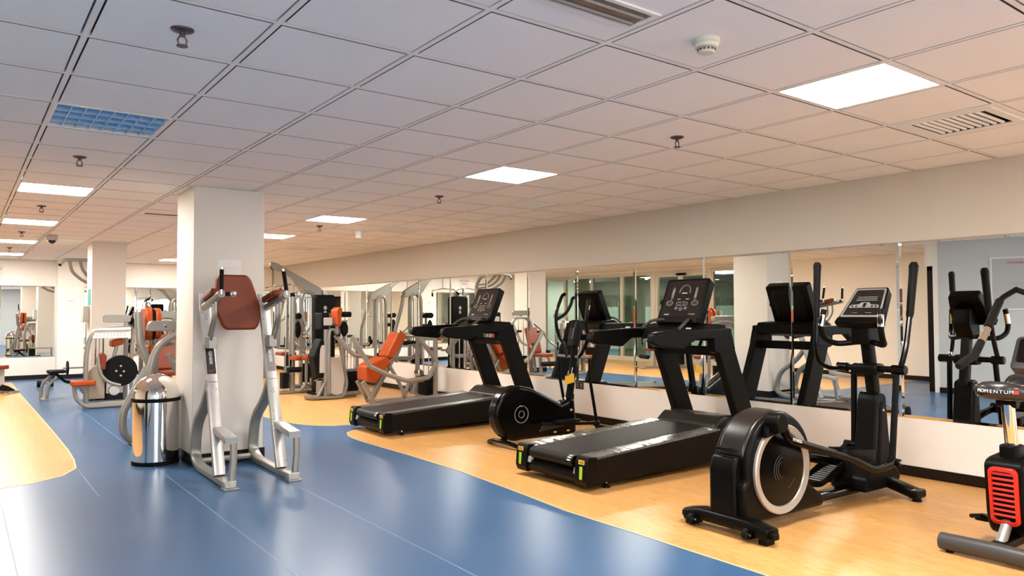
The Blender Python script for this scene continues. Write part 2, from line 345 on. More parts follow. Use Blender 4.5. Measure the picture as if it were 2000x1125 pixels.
# glazing in the left wall: window_n > frame, glass
def pane(name, y0, y1, z0=.12, z1=2.40, door=False):
    e = thing(name, '', ''); del e['label'], e['category']; e['kind'] = 'structure'; e.location = (XL-.05, (y0+y1)/2, 0)
    h = (y1-y0)/2; t = .045 if not door else .08
    B().box((-.04, -h, z0-.12 if not door else 0), (.05, -h+t, z1)).box((-.04, h-t, 0), (.05, h, z1)).box((-.04, -h+t, z1-t), (.05, h-t, z1)).box((-.04, -h+t, 0), (.05, h-t, z0)).build('window_frame', ALU, e, smooth=False)
    B().box((0, -h+t, z0), (.008, h-t, z1-t)).build('pane', GLASS, e, smooth=False)
    if door: B().cyl((.09, -h+.05, .95), (.09, -h+.05, 1.15), .012).cyl((.04, -h+.05, .98), (.09, -h+.05, .98), .008).cyl((.04, -h+.05, 1.12), (.09, -h+.05, 1.12), .008).build('door_handle', CHROME, e)
    return e
pane('window_1', 10.4, 11.9); pane('door_2', 12.02, 12.9, .2, 2.36, True); pane('door_3', 12.9, 13.78, .2, 2.36, True)
pane('window_2', 13.9, 15.06); pane('window_3', 15.06, 16.28); pane('window_4', 16.28, 17.5); pane('window_5', 17.5, YB)
struct(B().box((XL-.1, 11.9, 0), (XL+.01, 12.02, 2.44)).box((XL-.1, 13.78, 0), (XL+.01, 13.9, 2.44)).box((XL-.1, 12.02, 2.36), (XL+.01, 13.78, 2.44)).build('trim_6', ALU, smooth=False))
struct(B().box((XL-.10, 10.4, 2.40), (XL+.012, YB, 2.45)).build('trim_7', ALU, smooth=False))
dc = tag(B().box((XL+.012, 12.7, 2.30), (XL+.06, 12.98, 2.36)).cyl((XL+.03, 12.75, 2.33), (XL+.16, 12.95, 2.33), .01).build('door_closer', BLACK), 'small dark closer arm on top of the glazed double doors', 'door closer')
def wavy(y0, y1, x, z0, z1, name, label):
    n = int((y1-y0)/.03); b = B(); vs = []
    for t in (0, .006):
        for i in range(n+1):
            y = y0+(y1-y0)*i/n; xx = x+.03*sin(i*1.35)+t
            vs += [(xx, y, z0), (xx, y, z1)]
    fs = [(2*i, 2*i+2, 2*i+3, 2*i+1) for i in range(n)]; k = 2*(n+1); fs += [(k+2*i, k+2*i+1, k+2*i+3, k+2*i+2) for i in range(n)]
    b.add(vs, fs); return tag(b.build(name, CURT, ang=80), label, 'curtain')
wavy(14.6, 15.7, XL-.5, .05, 2.42, 'curtain', 'grey green curtain hanging behind the glazed left wall nearest the doors')
wavy(16.9, 17.6, XL-.5, .05, 2.42, 'curtain', 'grey green curtain hanging behind the glass at the far left corner')
for k, (x0, wd) in enumerate(((XL+.3, 1.75), (XL+2.05, 1.75), (3.9, 1.185), (5.085, 1.185))):                       # made-up windows behind the camera, added to let in fill light
    e = thing('window_%d' % (6+k), '', ''); del e['label'], e['category']; e['kind'] = 'structure'; e.location = (x0, YR-.05, 0)
    B().box((0, -.03, .25), (.05, .04, 2.42)).box((wd-.05, -.03, .25), (wd, .04, 2.42)).box((.05, -.03, .25), (wd-.05, .04, .30)).box((.05, -.03, 2.37), (wd-.05, .04, 2.42)).build('window_frame', ALU, e, smooth=False)
for k, (x, y) in enumerate(((-5.0, 16.8), (-4.2, 12.9), (-5.2, 19.6))):
    t = thing('ceiling_light', ('round ceiling light seen through the glazing by the double doors', 'round ceiling light behind the glass pane nearest the front pillar reflection', 'round ceiling light behind the glass at the far corner')[k], 'ceiling light', (x, y, CE), 0, 'round lights behind the glazing')
    B().lathe([(0, 0), (.38, 0), (.38, -.04), (.36, -.045), (0, -.045)], n=32).build('rim', WHITEP, t); B().lathe([(0, -.045), (.35, -.045), (.32, -.085), (0, -.10)], n=32).build('diffuser', LIT2, t)
# ---------------------------------------------------------------- mirrors
def mirror(n, x0, x1, label, group, ax='x', z0=.475, z1=1.92, pos=XW):
    # ax x: on the right wall facing -x, spans y; ax y: on the back wall facing -y, spans x
    e = .022; t = .006
    def P(u, z, d): return (pos-d, u, z) if ax == 'x' else (u, pos-d, z)
    c = [(x0, z0), (x1, z0), (x1, z1), (x0, z1)]; ci = [(x0+e, z0+e), (x1-e, z0+e), (x1-e, z1-e), (x0+e, z1-e)]
    vs = [P(*p, 0) for p in c]+[P(*p, t*.55) for p in c]+[P(*p, t) for p in ci]
    fs = [(0, 1, 2, 3), (8, 9, 10, 11)]+[(i, (i+1) % 4, 4+(i+1) % 4, 4+i) for i in range(4)]+[(4+i, 4+(i+1) % 4, 8+(i+1) % 4, 8+i) for i in range(4)]
    o = B().add(vs, fs).build('mirror_panel', MIRROR, smooth=False)
    return tag(o, label, 'mirror', group)
ordn = ['first', 'second', 'third', 'fourth', 'fifth', 'sixth', 'seventh', 'eighth', 'ninth', 'tenth', 'eleventh', 'twelfth', 'thirteenth', 'fourteenth', 'fifteenth', 'sixteenth', 'seventeenth']
for k in range(17):
    y0 = 2.043+k*1.003; y1 = min(y0+1.0, 18.4)
    mirror('m', y0, y1, '%s frameless mirror panel from the right end of the long mirror wall' % ordn[k].capitalize(), 'mirror panels on the long right wall')
mirror('m', 1.04, 2.04, 'frameless mirror panel of the long wall right beside the frame edge behind the bike', 'mirror panels on the long right wall')
mirror('m', .68, 1.66, 'mirror panel on the back wall just left of the white pier', 'mirror panels on the back wall', 'y', .46, 1.95, YB)
mirror('m', -.31, .67, 'mirror panel on the back wall at the far left edge of the photo', 'mirror panels on the back wall', 'y', .46, 1.95, YB)
for k, l in enumerate(('narrowly seen mirror panel on the back wall right of the white pier', 'mirror panel on the back wall seen between the two pillars', 'mirror panel on the back wall hidden partly by the front pillar', 'last mirror panel on the back wall in the right far corner')):
    mirror('m', 2.2+k*1.005, 3.2+k*1.005, l, 'mirror panels on the back wall', 'y', .40, 1.95, YB)
# ---------------------------------------------------------------- ceiling fixtures
def light_panel(a, b, label):
    x, y = cell(a, b); t = thing('ceiling_light', label, 'ceiling light', (x+.3, y+.3, CE), 0, 'square led panels in the tile ceiling')
    f = B()
    for s in (-1, 1): f.box((-.286, s*.286-.012*(s > 0), -.002), (.286, s*.286+.012*(s < 0), .02)); f.box((s*.286-.012*(s > 0), -.274, -.002), (s*.286+.012*(s < 0), .274, .02))
    f.build('frame', WHITEP, t, smooth=False)
    B().box((-.274, -.274, .0), (.274, .274, .012)).build('diffuser', LIT, t, smooth=False)
    return t
PL = {(-1, 3): 'large bright square led panel at the upper right of the photo', (4, 3): 'bright square led panel above the far treadmill, centre of the photo', (10, 3): 'square led panel right of the front pillar, third in its row',
      (14, 3): 'small led panel seen right at the front pillar edge', (19, 3): 'far led panel of the right row hidden behind the front pillar', (24, 3): 'farthest led panel of the right row, seen left of the front pillar',
      (9, -2): 'nearest lit square panel of the left row below the blue louvre light', (14, -2): 'second lit panel of the left row at the left edge', (19, -2): 'third lit panel of the left row at the left edge', (24, -2): 'farthest lit panel of the left row near the back wall',
      (-6, 3): 'lit square panel of the right row behind the camera', (-6, -2): 'lit square panel of the left row behind the camera', (-1, -2): 'lit square panel of the left row above the camera'}
for c in PANELS: light_panel(c[0], c[1], PL[c])
# blue louvre (unlit) fitting
x, y = cell(4, -2); t = thing('louvre_light', 'unlit blue tinted louvre light set in the ceiling at upper left', 'ceiling light', (x+.3, y+.3, CE))
LB = M('blue_louvre_film', (.34, .56, .80), .3, metal=.1)
f = B()
for s in (-1, 1): f.box((-.29, s*.29-.008, -.003), (.29, s*.29+.008, .03)); f.box((s*.29-.008, -.282, -.003), (s*.29+.008, .282, .03))
f.build('frame', WHITEP, t, smooth=False); B().box((-.285, -.285, .035), (.285, .285, .04)).build('reflector', LB, t, smooth=False)
l = B()
for i in range(1, 8): u = -.282+.564*i/8; l.box((u-.003, -.282, .0), (u+.003, .282, .034))
for i in range(1, 4): u = -.282+.564*i/4; l.box((-.282, u-.003, .0), (.282, u+.003, .034))
for i in range(8):
    for j in range(4):
        u = -.282+.564*i/8; v = -.282+.564*j/4; l.add([(u+.003, v+.003, .034), (u+.067, v+.003, .034), (u+.067, v+.05, .006), (u+.003, v+.05, .006), (u+.003, v+.003, .036), (u+.067, v+.003, .036), (u+.067, v+.05, .008), (u+.003, v+.05, .008)], [(0, 1, 2, 3), (4, 5, 6, 7)])
l.build('louvre', LB, t, smooth=False)
# unlit narrow downlight
t = thing('downlight_slot', 'unlit narrow recessed light with brown reflector at the top edge', 'ceiling light', (1.90, 2.02, CE))
f = B(); f.box((-.26, -.085, -.008), (.26, -.065, .0)); f.box((-.26, .065, -.008), (.26, .085, .0)); f.box((-.26, -.065, -.008), (-.235, .065, .0)); f.box((.235, -.065, -.008), (.26, .065, 0)); f.build('frame', WHITEP, t, smooth=False)
br = M('brown_metal_reflector', (.30, .23, .17), .25, metal=.7, noise=.3, nscale=12)
B().prism([(-.065, -.001), (-.03, -.006), (0, -.002), (.03, -.006), (.065, -.001), (.065, -.0005), (-.065, -.0005)], -.235, .235, 'x').build('reflector', br, t)
B().cyl((-.22, -.03, -.009), (.22, -.03, -.009), .006).cyl((-.22, .03, -.009), (.22, .03, -.009), .006).build('lamp_tube', INKG, t)
# vents
VL = ['square slatted air vent beside the brightest panel at upper right', 'small slatted air vent right of the centre light panel', 'slatted air vent left of the centre, near the mirror wall', 'farthest slatted air vent, right beside the front pillar']
for c, lb in zip(VENTS, VL):
    x, y = cell(*c); t = thing('ceiling_vent', lb, 'air vent', (x+.3, y+.3, CE), 0, 'slatted ceiling air vents')
    f = B()
    for r0, r1, z in ((.288, .262, -.002), (.262, .21, -.006)):
        for s in (-1, 1):
            f.box((-r0, min(s*r0, s*r1), z), (r0, max(s*r0, s*r1), .0)); f.box((min(s*r0, s*r1), -r1, z), (max(s*r0, s*r1), r1, 0))
    f.build('frame', WHITEP, t, smooth=False); B().box((-.2, -.2, .05), (.2, .2, .06)).build('duct', PLENUM, t, smooth=False)
    s = B()
    for k in range(9):
        yy = -.17+k*.0425; s.add([(-.2, yy+.010, -.004), (.2, yy+.010, -.004), (.2, yy+.004, .006), (-.2, yy+.004, .006), (-.2, yy+.022, -.004), (.2, yy+.022, -.004), (.2, yy+.016, .006), (-.2, yy+.016, .006)], [(0, 1, 2, 3), (7, 6, 5, 4), (0, 4, 5, 1), (3, 2, 6, 7)])
    s.build('slat_panel', WHITEP, t, smooth=False)
t = tag(B().box((1.69, 9.24, CE-.006), (2.10, 9.30, CE)).build('slot_diffuser', INKD), 'thin dark slot diffuser in the ceiling left of the front pillar', 'air vent')
# sprinklers
def sprinkler(x, y, label):
    t = thing('sprinkler', label, 'sprinkler', (x, y, CE), 0, 'fire sprinklers')
    m = M('bronze_sprinkler', (.10, .07, .08), .4, metal=.6) if 'bronze_sprinkler' not in bpy.data.materials else bpy.data.materials['bronze_sprinkler']
    B().lathe([(.0, .0), (.045, .0), (.043, -.006), (.03, -.012), (.0, -.012)], n=28).build('escutcheon', m, t)
    b = B().cyl((0, 0, -.01), (0, 0, -.03), .011); b.tube([(-.010, 0, -.03), (-.018, 0, -.045), (-.014, 0, -.06), (0, 0, -.068)], .0035, 6); b.tube([(.010, 0, -.03), (.018, 0, -.045), (.014, 0, -.06), (0, 0, -.068)], .0035, 6); b.build('body', m, t)
    B().cyl((0, 0, -.066), (0, 0, -.07), .022, n=16).build('deflector', m, t)
    return t
for x, y, l in ((.709, 3.18, 'nearest ceiling sprinkler, largest, at the top left'), (.694, 6.21, 'ceiling sprinkler below the blue louvre light at left'), (.69, 9.25, 'small sprinkler left of the pillars between lit panels'), (.69, 12.3, 'farther tiny sprinkler of the left row'), (.69, 15.3, 'farthest tiny sprinkler of the left row'),
              (3.77, 3.25, 'ceiling sprinkler left of the large vent, right half of the photo'), (3.78, 6.28, 'ceiling sprinkler left of the centre light panel'), (3.78, 9.3, 'tiny sprinkler right of the front pillar')): sprinkler(x, y, l)
t = thing('smoke_detector', 'round cream smoke detector on the ceiling at upper right', 'smoke detector', (2.52, 2.007, CE))
B().lathe([(0, 0), (.056, 0), (.056, -.016), (.05, -.022), (0, -.022)], n=40).build('base', CREAMP, t); B().lathe([(0, -.022), (.05, -.022), (.046, -.034), (.032, -.04), (0, -.04)], n=40).build('housing', CREAMP, t)
v = B()
for i in range(14): a = 2*pi*i/14; v.box((.0365, -.005, -.05), (.0385, .005, -.041)).v[-8:] ; v.v[-8:] = [tuple(Matrix.Rotation(a, 3, 'Z')@Vector(q)) for q in v.v[-8:]]
B().lathe([(0, -.04), (.036, -.04), (.036, -.052), (.03, -.058), (0, -.06)], n=40).build('chamber', CREAMP, t); v.build('vent_slots', INKD, t)
t = thing('dome_camera', 'small dark dome camera hanging from the ceiling at left', 'security camera', (1.077, 12.6, CE))
B().lathe([(0, 0), (.07, 0), (.07, -.06), (.06, -.075), (0, -.075)], n=28).build('housing', GREYP, t); B().ell((0, 0, -.075), .05, .05, .05).build('dome', SCREEN, t)
t = thing('ceiling_speaker', 'white cone shaped speaker under the ceiling, left of centre', 'speaker', (4.43, 9.5, CE))
B().lathe([(0, 0), (.10, 0), (.10, -.012), (0, -.012)], n=28).build('plate', WHITEP, t); B().lathe([(0, -.01), (.055, -.012), (.045, -.11), (0, -.112)], n=28).build('cone', WHITEP, t)
# ---------------------------------------------------------------- notices and sockets
def poster(name, label, origin, right, w, h, title, tcol, lines, cat='notice', board=PAPER, tsize=.03, frame=None):
    r = Vector(right).normalized(); up = Vector((0, 0, 1)); n = r.cross(up); t = thing(name, label, cat, origin)
    mt = frame_m((0, 0, 0), r, up)
    B().box((-w/2, -h/2, 0), (w/2, h/2, .003)).xform(mt).build('sheet', board, t, smooth=False)
    if frame: 
        f = B()
        for s in (-1, 1): f.box((-w/2-.012, s*h/2-.012, 0), (w/2+.012, s*h/2+.012, .014)); f.box((s*w/2-.012, -h/2, 0), (s*w/2+.012, h/2, .014))
        f.xform(mt).build('frame', frame, t, smooth=False)
    if title:
        for k, s in enumerate(title): text('heading', s, tsize, tcol, mt@Matrix.Translation((0, h/2-tsize*1.4*(k+1), .0036)), t, bold=.0004)
    lb = B(); y = h/2-tsize*1.4*(len(title)+1.0) if title else h/2-.03
    rnd = random.Random(len(label)); st = (y+h/2-.03)/max(1, lines)
    for k in range(lines):
        ww = w*rnd.uniform(.35, .8); off = rnd.uniform(-.05, .05)*w
        xx = -ww/2+off
        while xx < ww/2+off: 
            q = rnd.uniform(.015, .05)*max(.35, w); lb.box((xx, y-k*st-.0022*max(.5, w*1.6), .003), (xx+q, y-k*st+.0022*max(.5, w*1.6), .0034)); xx += q+.006*max(.5, w)
    lb.build('text_lines', INKG if w < .5 else INKD, t, smooth=False)
    return t
poster('pillar_notice', 'white paper notice taped to the front pillar above the dip station', (1.99, P1[2], 1.76), (1, 0, 0), .21, .16, [], INK, 8)
poster('wall_notice', 'faint white notice on the white pier of the back wall', (1.90, YB-.28, 1.52), (1, 0, 0), .24, .30, ['NOTICE'], INKG, 9, tsize=.028)
poster('wall_notice', 'notice with red heading high on the back wall, seen in the mirror', (.55, YB, 2.19), (1, 0, 0), .36, .36, ['GYM RULES', 'PLEASE'], REDINK, 3, tsize=.06)
d = Vector((-.5+1.95, 5.7-1.6, 0)).normalized(); c0 = Vector((-.5, 5.7, 0))-d*1.32+Vector((d.y, -d.x, 0))*.002
poster('rules_board', 'grey board of gym rules on the blue grey wall, seen in the mirror', (c0.x, c0.y, 1.78), (-d.x, -d.y, 0) if Vector((-d.x, -d.y, 0)).cross(Vector((0, 0, 1))).x > 0 else (d.x, d.y, 0), 1.15, .82, ['Gymnasium Rules & Regulations'], REDINK, 15, 'sign', M('grey_board', (.50, .50, .49), .4), .055, WHITEP)
poster('teal_notice', 'small teal notice on the left face of the back pillar', (P2[0], 13.58, 1.62), (0, -1, 0), .30, .26, [], INK, 2, board=TEAL)
t = tag(B().box((P2[0]-.09, 13.5, 1.22), (P2[0], 13.78, 1.48)).build('dispenser', GREYP, bevel=.01), 'grey dispenser box on the left face of the back pillar', 'dispenser')
def socket(y, z, label, double=True):
    t = thing('power_socket', label, 'socket', (XW, y, z)); w = .073 if double else .043
    B().box((-.01, -w, -.043), (0, w, .043)).build('plate', CREAMP if not double else M('dark_socket', (.05, .045, .04), .4), t, bevel=.003)
    s = B()
    for u in ((-.036, .036) if double else (0,)):
        s.box((-.012, u-.004, .008), (-.009, u+.004, .02)).box((-.012, u-.014, -.014), (-.009, u-.006, -.008)).box((-.012, u+.006, -.014), (-.009, u+.014, -.008))
    s.build('pin_holes', INK if double else INKD, t, smooth=False)
socket(7.02, .43, 'dark double power socket low on the wall beside the small elliptical')
socket(12.3, .42, 'cream single socket low on the wall behind the chest press', False)
# ================================================================ TREADMILLS
def treadmill(loc, label, film=True):
    t = thing('treadmill', label, 'treadmill', loc)
    # main deck body between the side panels
    B().box((.10, -.35, .07), (1.95, .35, .20)).build('deck_frame', BLACKM, t, bevel=.01)
    for s in (-1, 1):
        a, b = (.345, .43) if s > 0 else (-.43, -.345)
        lab(B().prism([(.09, .055), (1.98, .06), (2.02, .12), (2.02, .315), (1.6, .315), (.09, .235)], a, b).build('side_panel', BLACKM, t, bevel=.006), 'matte dark side panel')
        # rear corner cap with chamfered lower edge
        B().prism(rpoly([(0, .085), (.02, .04), (.12, .04), (.12, .255), (.03, .262), (.012, .22)], .012), (.30 if s > 0 else -.435), (.435 if s > 0 else -.30)).build('end_cap', BLACK, t, bevel=.006)
        # foot rail on top
        a, b = (.265, .425) if s > 0 else (-.425, -.265)
        r = B(); n = 130 if film else 24; vs = []
        for i in range(n+1):
            x = .085+1.50*i/n; z = .252+.082*i/n*.95
            j = (random.uniform(-.0035, .0035) if film else 0)
            for (y, dz) in ((a, -.03), (a+.004, .0+j), ((a+b)/2, .004+j), (b-.004, .0-j), (b, -.03)): vs.append((x, y, z+dz))
        fs = [(i*5+k, i*5+k+1, (i+1)*5+k+1, (i+1)*5+k) for i in range(n) for k in range(4)]+[(i*5+4, i*5, (i+1)*5, (i+1)*5+4) for i in range(n)]+[(0, 4, 3, 2, 1), tuple(n*5+k for k in range(5))]
        r.add(vs, fs); o = r.build('foot_rail', FILM if film else M('dark_foot_rail', (.045, .042, .04), .28, noise=.6, nscale=30), t)
        if film: lab(o, 'foot rail still wrapped in shiny crinkled film')
        # labels on the rear caps
        y0 = .375*s
        o = B().box((.008, y0-.032, .205), (.0125, y0+.032, .238), rot=(0, rad(5), 0)).build('warning_label', YEL, t, bevel=.001); lab(o, 'small yellow label')
        w = B()
        for k, (p, q) in enumerate(((-.024, -.008), (-.003, .010), (.014, .024))): w.box((.0065, y0+p, .213+.002*k), (.0115, y0+q, .231-.002*k), rot=(0, rad(5), 0))
        w.build('label_print', M('ochre_print', (.40, .22, .02), .5) if 'ochre_print' not in bpy.data.materials else bpy.data.materials['ochre_print'], o, smooth=False)
        o = B().box((-.0005, y0-.014, .095), (.006, y0+.014, .19), rot=(0, rad(3), 0)).build('level_label', LIME, t, bevel=.001); lab(o, 'lime green reflective strip')
    if not film:
        for s in (-1, 1): lab(B().add([(.09, s*.40-.006, .256), (.09, s*.40+.006, .256), (1.58, s*.40+.006, .3385), (1.58, s*.40-.006, .3385), (.09, s*.40-.006, .2595), (.09, s*.40+.006, .2595), (1.58, s*.40+.006, .342), (1.58, s*.40-.006, .342)], [(0, 1, 2, 3), (7, 6, 5, 4), (0, 4, 5, 1), (1, 5, 6, 2), (2, 6, 7, 3), (3, 7, 4, 0)]).build('rail_trim', INKG, t, smooth=False), 'thin light grey edge strip')
    # belt over roller
    pts = [(.055+.045*cos(a), 0, .205+.045*sin(a)) for a in [rad(x) for x in range(270, 80, -15)]]+[(1.66, 0, .335)]
    b = B(); vs = []
    for p in pts: vs += [(p[0], -.262, p[2]), (p[0], .262, p[2])]
    vs2 = [(v[0]+.0, v[1], v[2]-.004) for v in vs]; n = len(pts)
    b.add(vs, [(2*i, 2*i+1, 2*i+3, 2*i+2) for i in range(n-1)]); b.box((.06, -.262, .165), (1.66, .262, .20))
    b.build('running_belt', BELT, t, ang=60)
    lab(B().box((.02, -.262, .20), (.1, -.19, .2005)).build('belt_stripes', INK, t, smooth=False) if False else stripes(t), 'white stripes on the belt edge')
    # rear bumper with sloped face between the caps
    B().prism([(.03, .055), (.10, .05), (.13, .15), (.085, .165), (.035, .13), (.015, .10)], -.31, .31).build('rear_bumper', BLACK, t, bevel=.008)
    for s in (-1, 1): B().prism([(.02, .12), (.05, .12), (.07, .17), (.03, .165)], s*.265, s*.30).build('roller_bracket', GREYP, t, bevel=.004)
    B().tube([(.10, -.17, .05), (.08, -.15, .035), (.08, .15, .035), (.10, .17, .05)], .008).build('pull_bar', GLOSS, t)
    for x, yy in ((.26, .38), (1.7, .38)):
        for s in (-1, 1):
            f = B().cyl((x, s*yy, 0), (x, s*yy, .016), .032, .026).cyl((x, s*yy, .016), (x, s*yy, .034), .018, .008); q = f.build('foot_pad', RUBBER, t)
            B().cyl((x, s*yy, .03), (x, s*yy, .075), .007).cyl((x, s*yy, .052), (x, s*yy, .062), .012, n=6).build('foot_bolt', CHROME, q)
    B().box((1.1, -.3, .02), (1.5, .3, .08)).build('drive_box', BLACKM, t, bevel=.01)
    # motor hood
    hp = rpoly([(1.60, .335), (1.72, .42), (1.86, .415), (2.2, .36), (2.30, .30), (2.30, .10), (1.98, .07), (1.60, .2)], .04)
    lab(B().prism(hp, -.345, .345).build('motor_hood', M('graphite_hood', (.014, .012, .010), .34, spec=.35), t, bevel=.03, seg=4), 'smooth graphite motor hood')
    # uprights
    for s in (-1, 1):
        a, b = (.315, .395) if s > 0 else (-.395, -.315)
        o = B().prism([(1.93, .27), (2.17, .27), (1.80, 1.13), (1.575, 1.13)], a, b).build('upright', BLACKM, t, bevel=.012, seg=3)
        B().prism(rpoly([(1.56, 1.0), (1.62, .98), (1.85, 1.0), (1.80, 1.16), (1.56, 1.17)], .02), (a-.004), (b+.004)).build('upright_collar', BLACK, o, bevel=.005)
        B().prism(rpoly([(1.72, .30), (2.2, .30), (2.2, .335), (1.76, .34)], .01), (.24 if s > 0 else -.43), (.43 if s > 0 else -.24)).build('base_plate', BLACKM, t, bevel=.006)
        # long arm toward the walker
        ap = [(.77, 1.095), (.79, 1.165), (.84, 1.18), (1.30, 1.20), (1.80, 1.20), (1.80, 1.115), (1.28, 1.105), (1.16, 1.03), (.84, 1.06)]
        a, b = (.325, .40) if s > 0 else (-.40, -.325)
        ar = B().prism(rpoly(ap, .02), a, b).build('handrail', BLACK, t, bevel=.012, seg=3)
        B().cyl((1.26, s*.36, 1.20), (1.26, s*.36, 1.212), .022).build('speed_button', GREYP, ar)
        B().tube(fil([(1.30, s*.22, 1.20), (1.42, s*.21, 1.27), (1.52, s*.15, 1.28), (1.60, s*.10, 1.24)], .04), .014).build('sensor_grip', M('dark_metal_grip', (.10, .10, .10), .3, metal=.6) if 'dark_metal_grip' not in bpy.data.materials else bpy.data.materials['dark_metal_grip'], t)
    B().prism(rpoly([(1.40, 1.10), (1.46, 1.20), (1.56, 1.245), (1.80, 1.23), (1.84, 1.12), (1.66, 1.085)], .02), -.33, .33).build('dashboard', BLACK, t, bevel=.015, seg=3)
    B().prism(rpoly([(1.66, .955), (1.74, .95), (1.75, 1.035), (1.65, 1.035)], .015), -.33, .33).build('cross_beam', BLACKM, t, bevel=.008)
    # console
    lean = math.atan2(.18, .41); L = .455
    con = thing('console', '', ''); del con['label'], con['category']; 
    bpy.data.objects.remove(con)
    mt = Matrix.Translation((1.53, 0, 1.235))@Matrix.Rotation(lean, 4, 'Y')   # local z up the screen, -x faces the walker
    c = B().prism(rr(.50, L, .025, cx=0, cy=L/2), -.012, .075, 'x', .97).xform(mt).build('console', BLACK, t, bevel=.008, seg=3)
    B().prism(rr(.44, .36, .012, cx=0, cy=L*.55), -.0135, -.0118, 'x').xform(mt).build('screen', SCREEN, c)
    B().prism(rr(.48, .05, .01, cx=0, cy=.03), -.03, -.011, 'x').xform(mt).build('console_ledge', BLACK, c, bevel=.004)
    B().prism(rr(.36, .38, .06, cx=0, cy=L/2), .075, .11, 'x', .85).xform(mt).build('console_back', BLACKM, c, bevel=.01)
    g = B(); X = -.0145
    def line(pts, r=.0016, closed=False): g.tube([(X, -p[0], p[1]) for p in pts], r*.6, 4, closed)
    line([(.065*cos(a), .315+.075*sin(a)) for a in [rad(k) for k in range(-8, 190, 12)]]); line([(.054*cos(a), .315+.064*sin(a)) for a in [rad(k) for k in range(-8, 190, 12)]], .0006)
    g.box((X, -.032, .302), (X+.001, .032, .306)); g.box((X, -.026, .309), (X+.001, .026, .311))
    for s in (-1, 1):
        line([(s*.135+u, v) for u, v in ((-.010, .355), (0, .366), (.010, .355), (.012, .26), (0, .235), (-.012, .26))], .0014, True)
        for k in range(7): g.box((X, -s*.135-.004, .262+k*.013), (X+.001, -s*.135+.004, .267+k*.013))
        line([(s*.148+.036*cos(a), .205+.024*sin(a)) for a in [2*pi*k/20 for k in range(20)]], .0018, True)
        line([(s*.148+.02*cos(a), .205+.012*sin(a)) for a in [2*pi*k/12 for k in range(12)]], .0008, True)
        for k in range(3): g.box((X, -s*.05-.018+k*.013, .243), (X+.001, -s*.05-.010+k*.013, .248))
    line(list(rr(.125, .036, .017, cx=0, cy=.2)), .0016, True)
    for u in (-.05, .05): line([(u*.55+.012*cos(a), .2+.012*sin(a)) for a in [2*pi*k/12 for k in range(12)]], .001, True)
    for u, r in ((-.055, .014), (0, .018), (.055, .014)): line([(u+r*cos(a), .155-(.008 if u == 0 else 0)+r*sin(a)) for a in [2*pi*k/14 for k in range(14)]], .0014, True); line([(u+r*.4*cos(a), .155-(.008 if u == 0 else 0)+r*.4*sin(a)) for a in [2*pi*k/8 for k in range(8)]], .0012, True)
    g.xform(mt).build('control_print', INK, c, smooth=False)
    g2 = B(); 
    for k in range(5): g2.box((X, .12+k*.012, .085), (X+.001, .129+k*.012, .098)); g2.box((X, -.18+k*.016, .092), (X+.001, -.168+k*.016, .098))
    g2.xform(mt).build('grey_print', INKG, c, smooth=False)
    B().prism([(-.02, .20), (.05, .20), (.05, .24), (-.02, .24)], .245, .268).xform(mt).build('fan_knob', BLACK, c, bevel=.004)
    return t
def stripes(t):
    b = B()
    for k in range(4):
        a0, a1 = rad(170-k*27), rad(157-k*27); r = .0462
        b.add([(.055-r*cos(pi-a) if False else .055+r*cos(a), y, .205+r*sin(a)) for a in (a0, a1) for y in (-.245, -.205)]+[(.055+(r-.004)*cos(a), y, .205+(r-.004)*sin(a)) for a in (a0, a1) for y in (-.245, -.205)], [(0, 1, 3, 2), (4, 6, 7, 5)])
    return b.build('belt_stripes', INK, t, smooth=False)
treadmill((3.76, 4.585, 0), 'large black treadmill with film wrapped foot rails in the middle of the wood floor')
treadmill((3.70, 7.76, 0), 'smaller looking farther black treadmill beside the chest press', film=False)
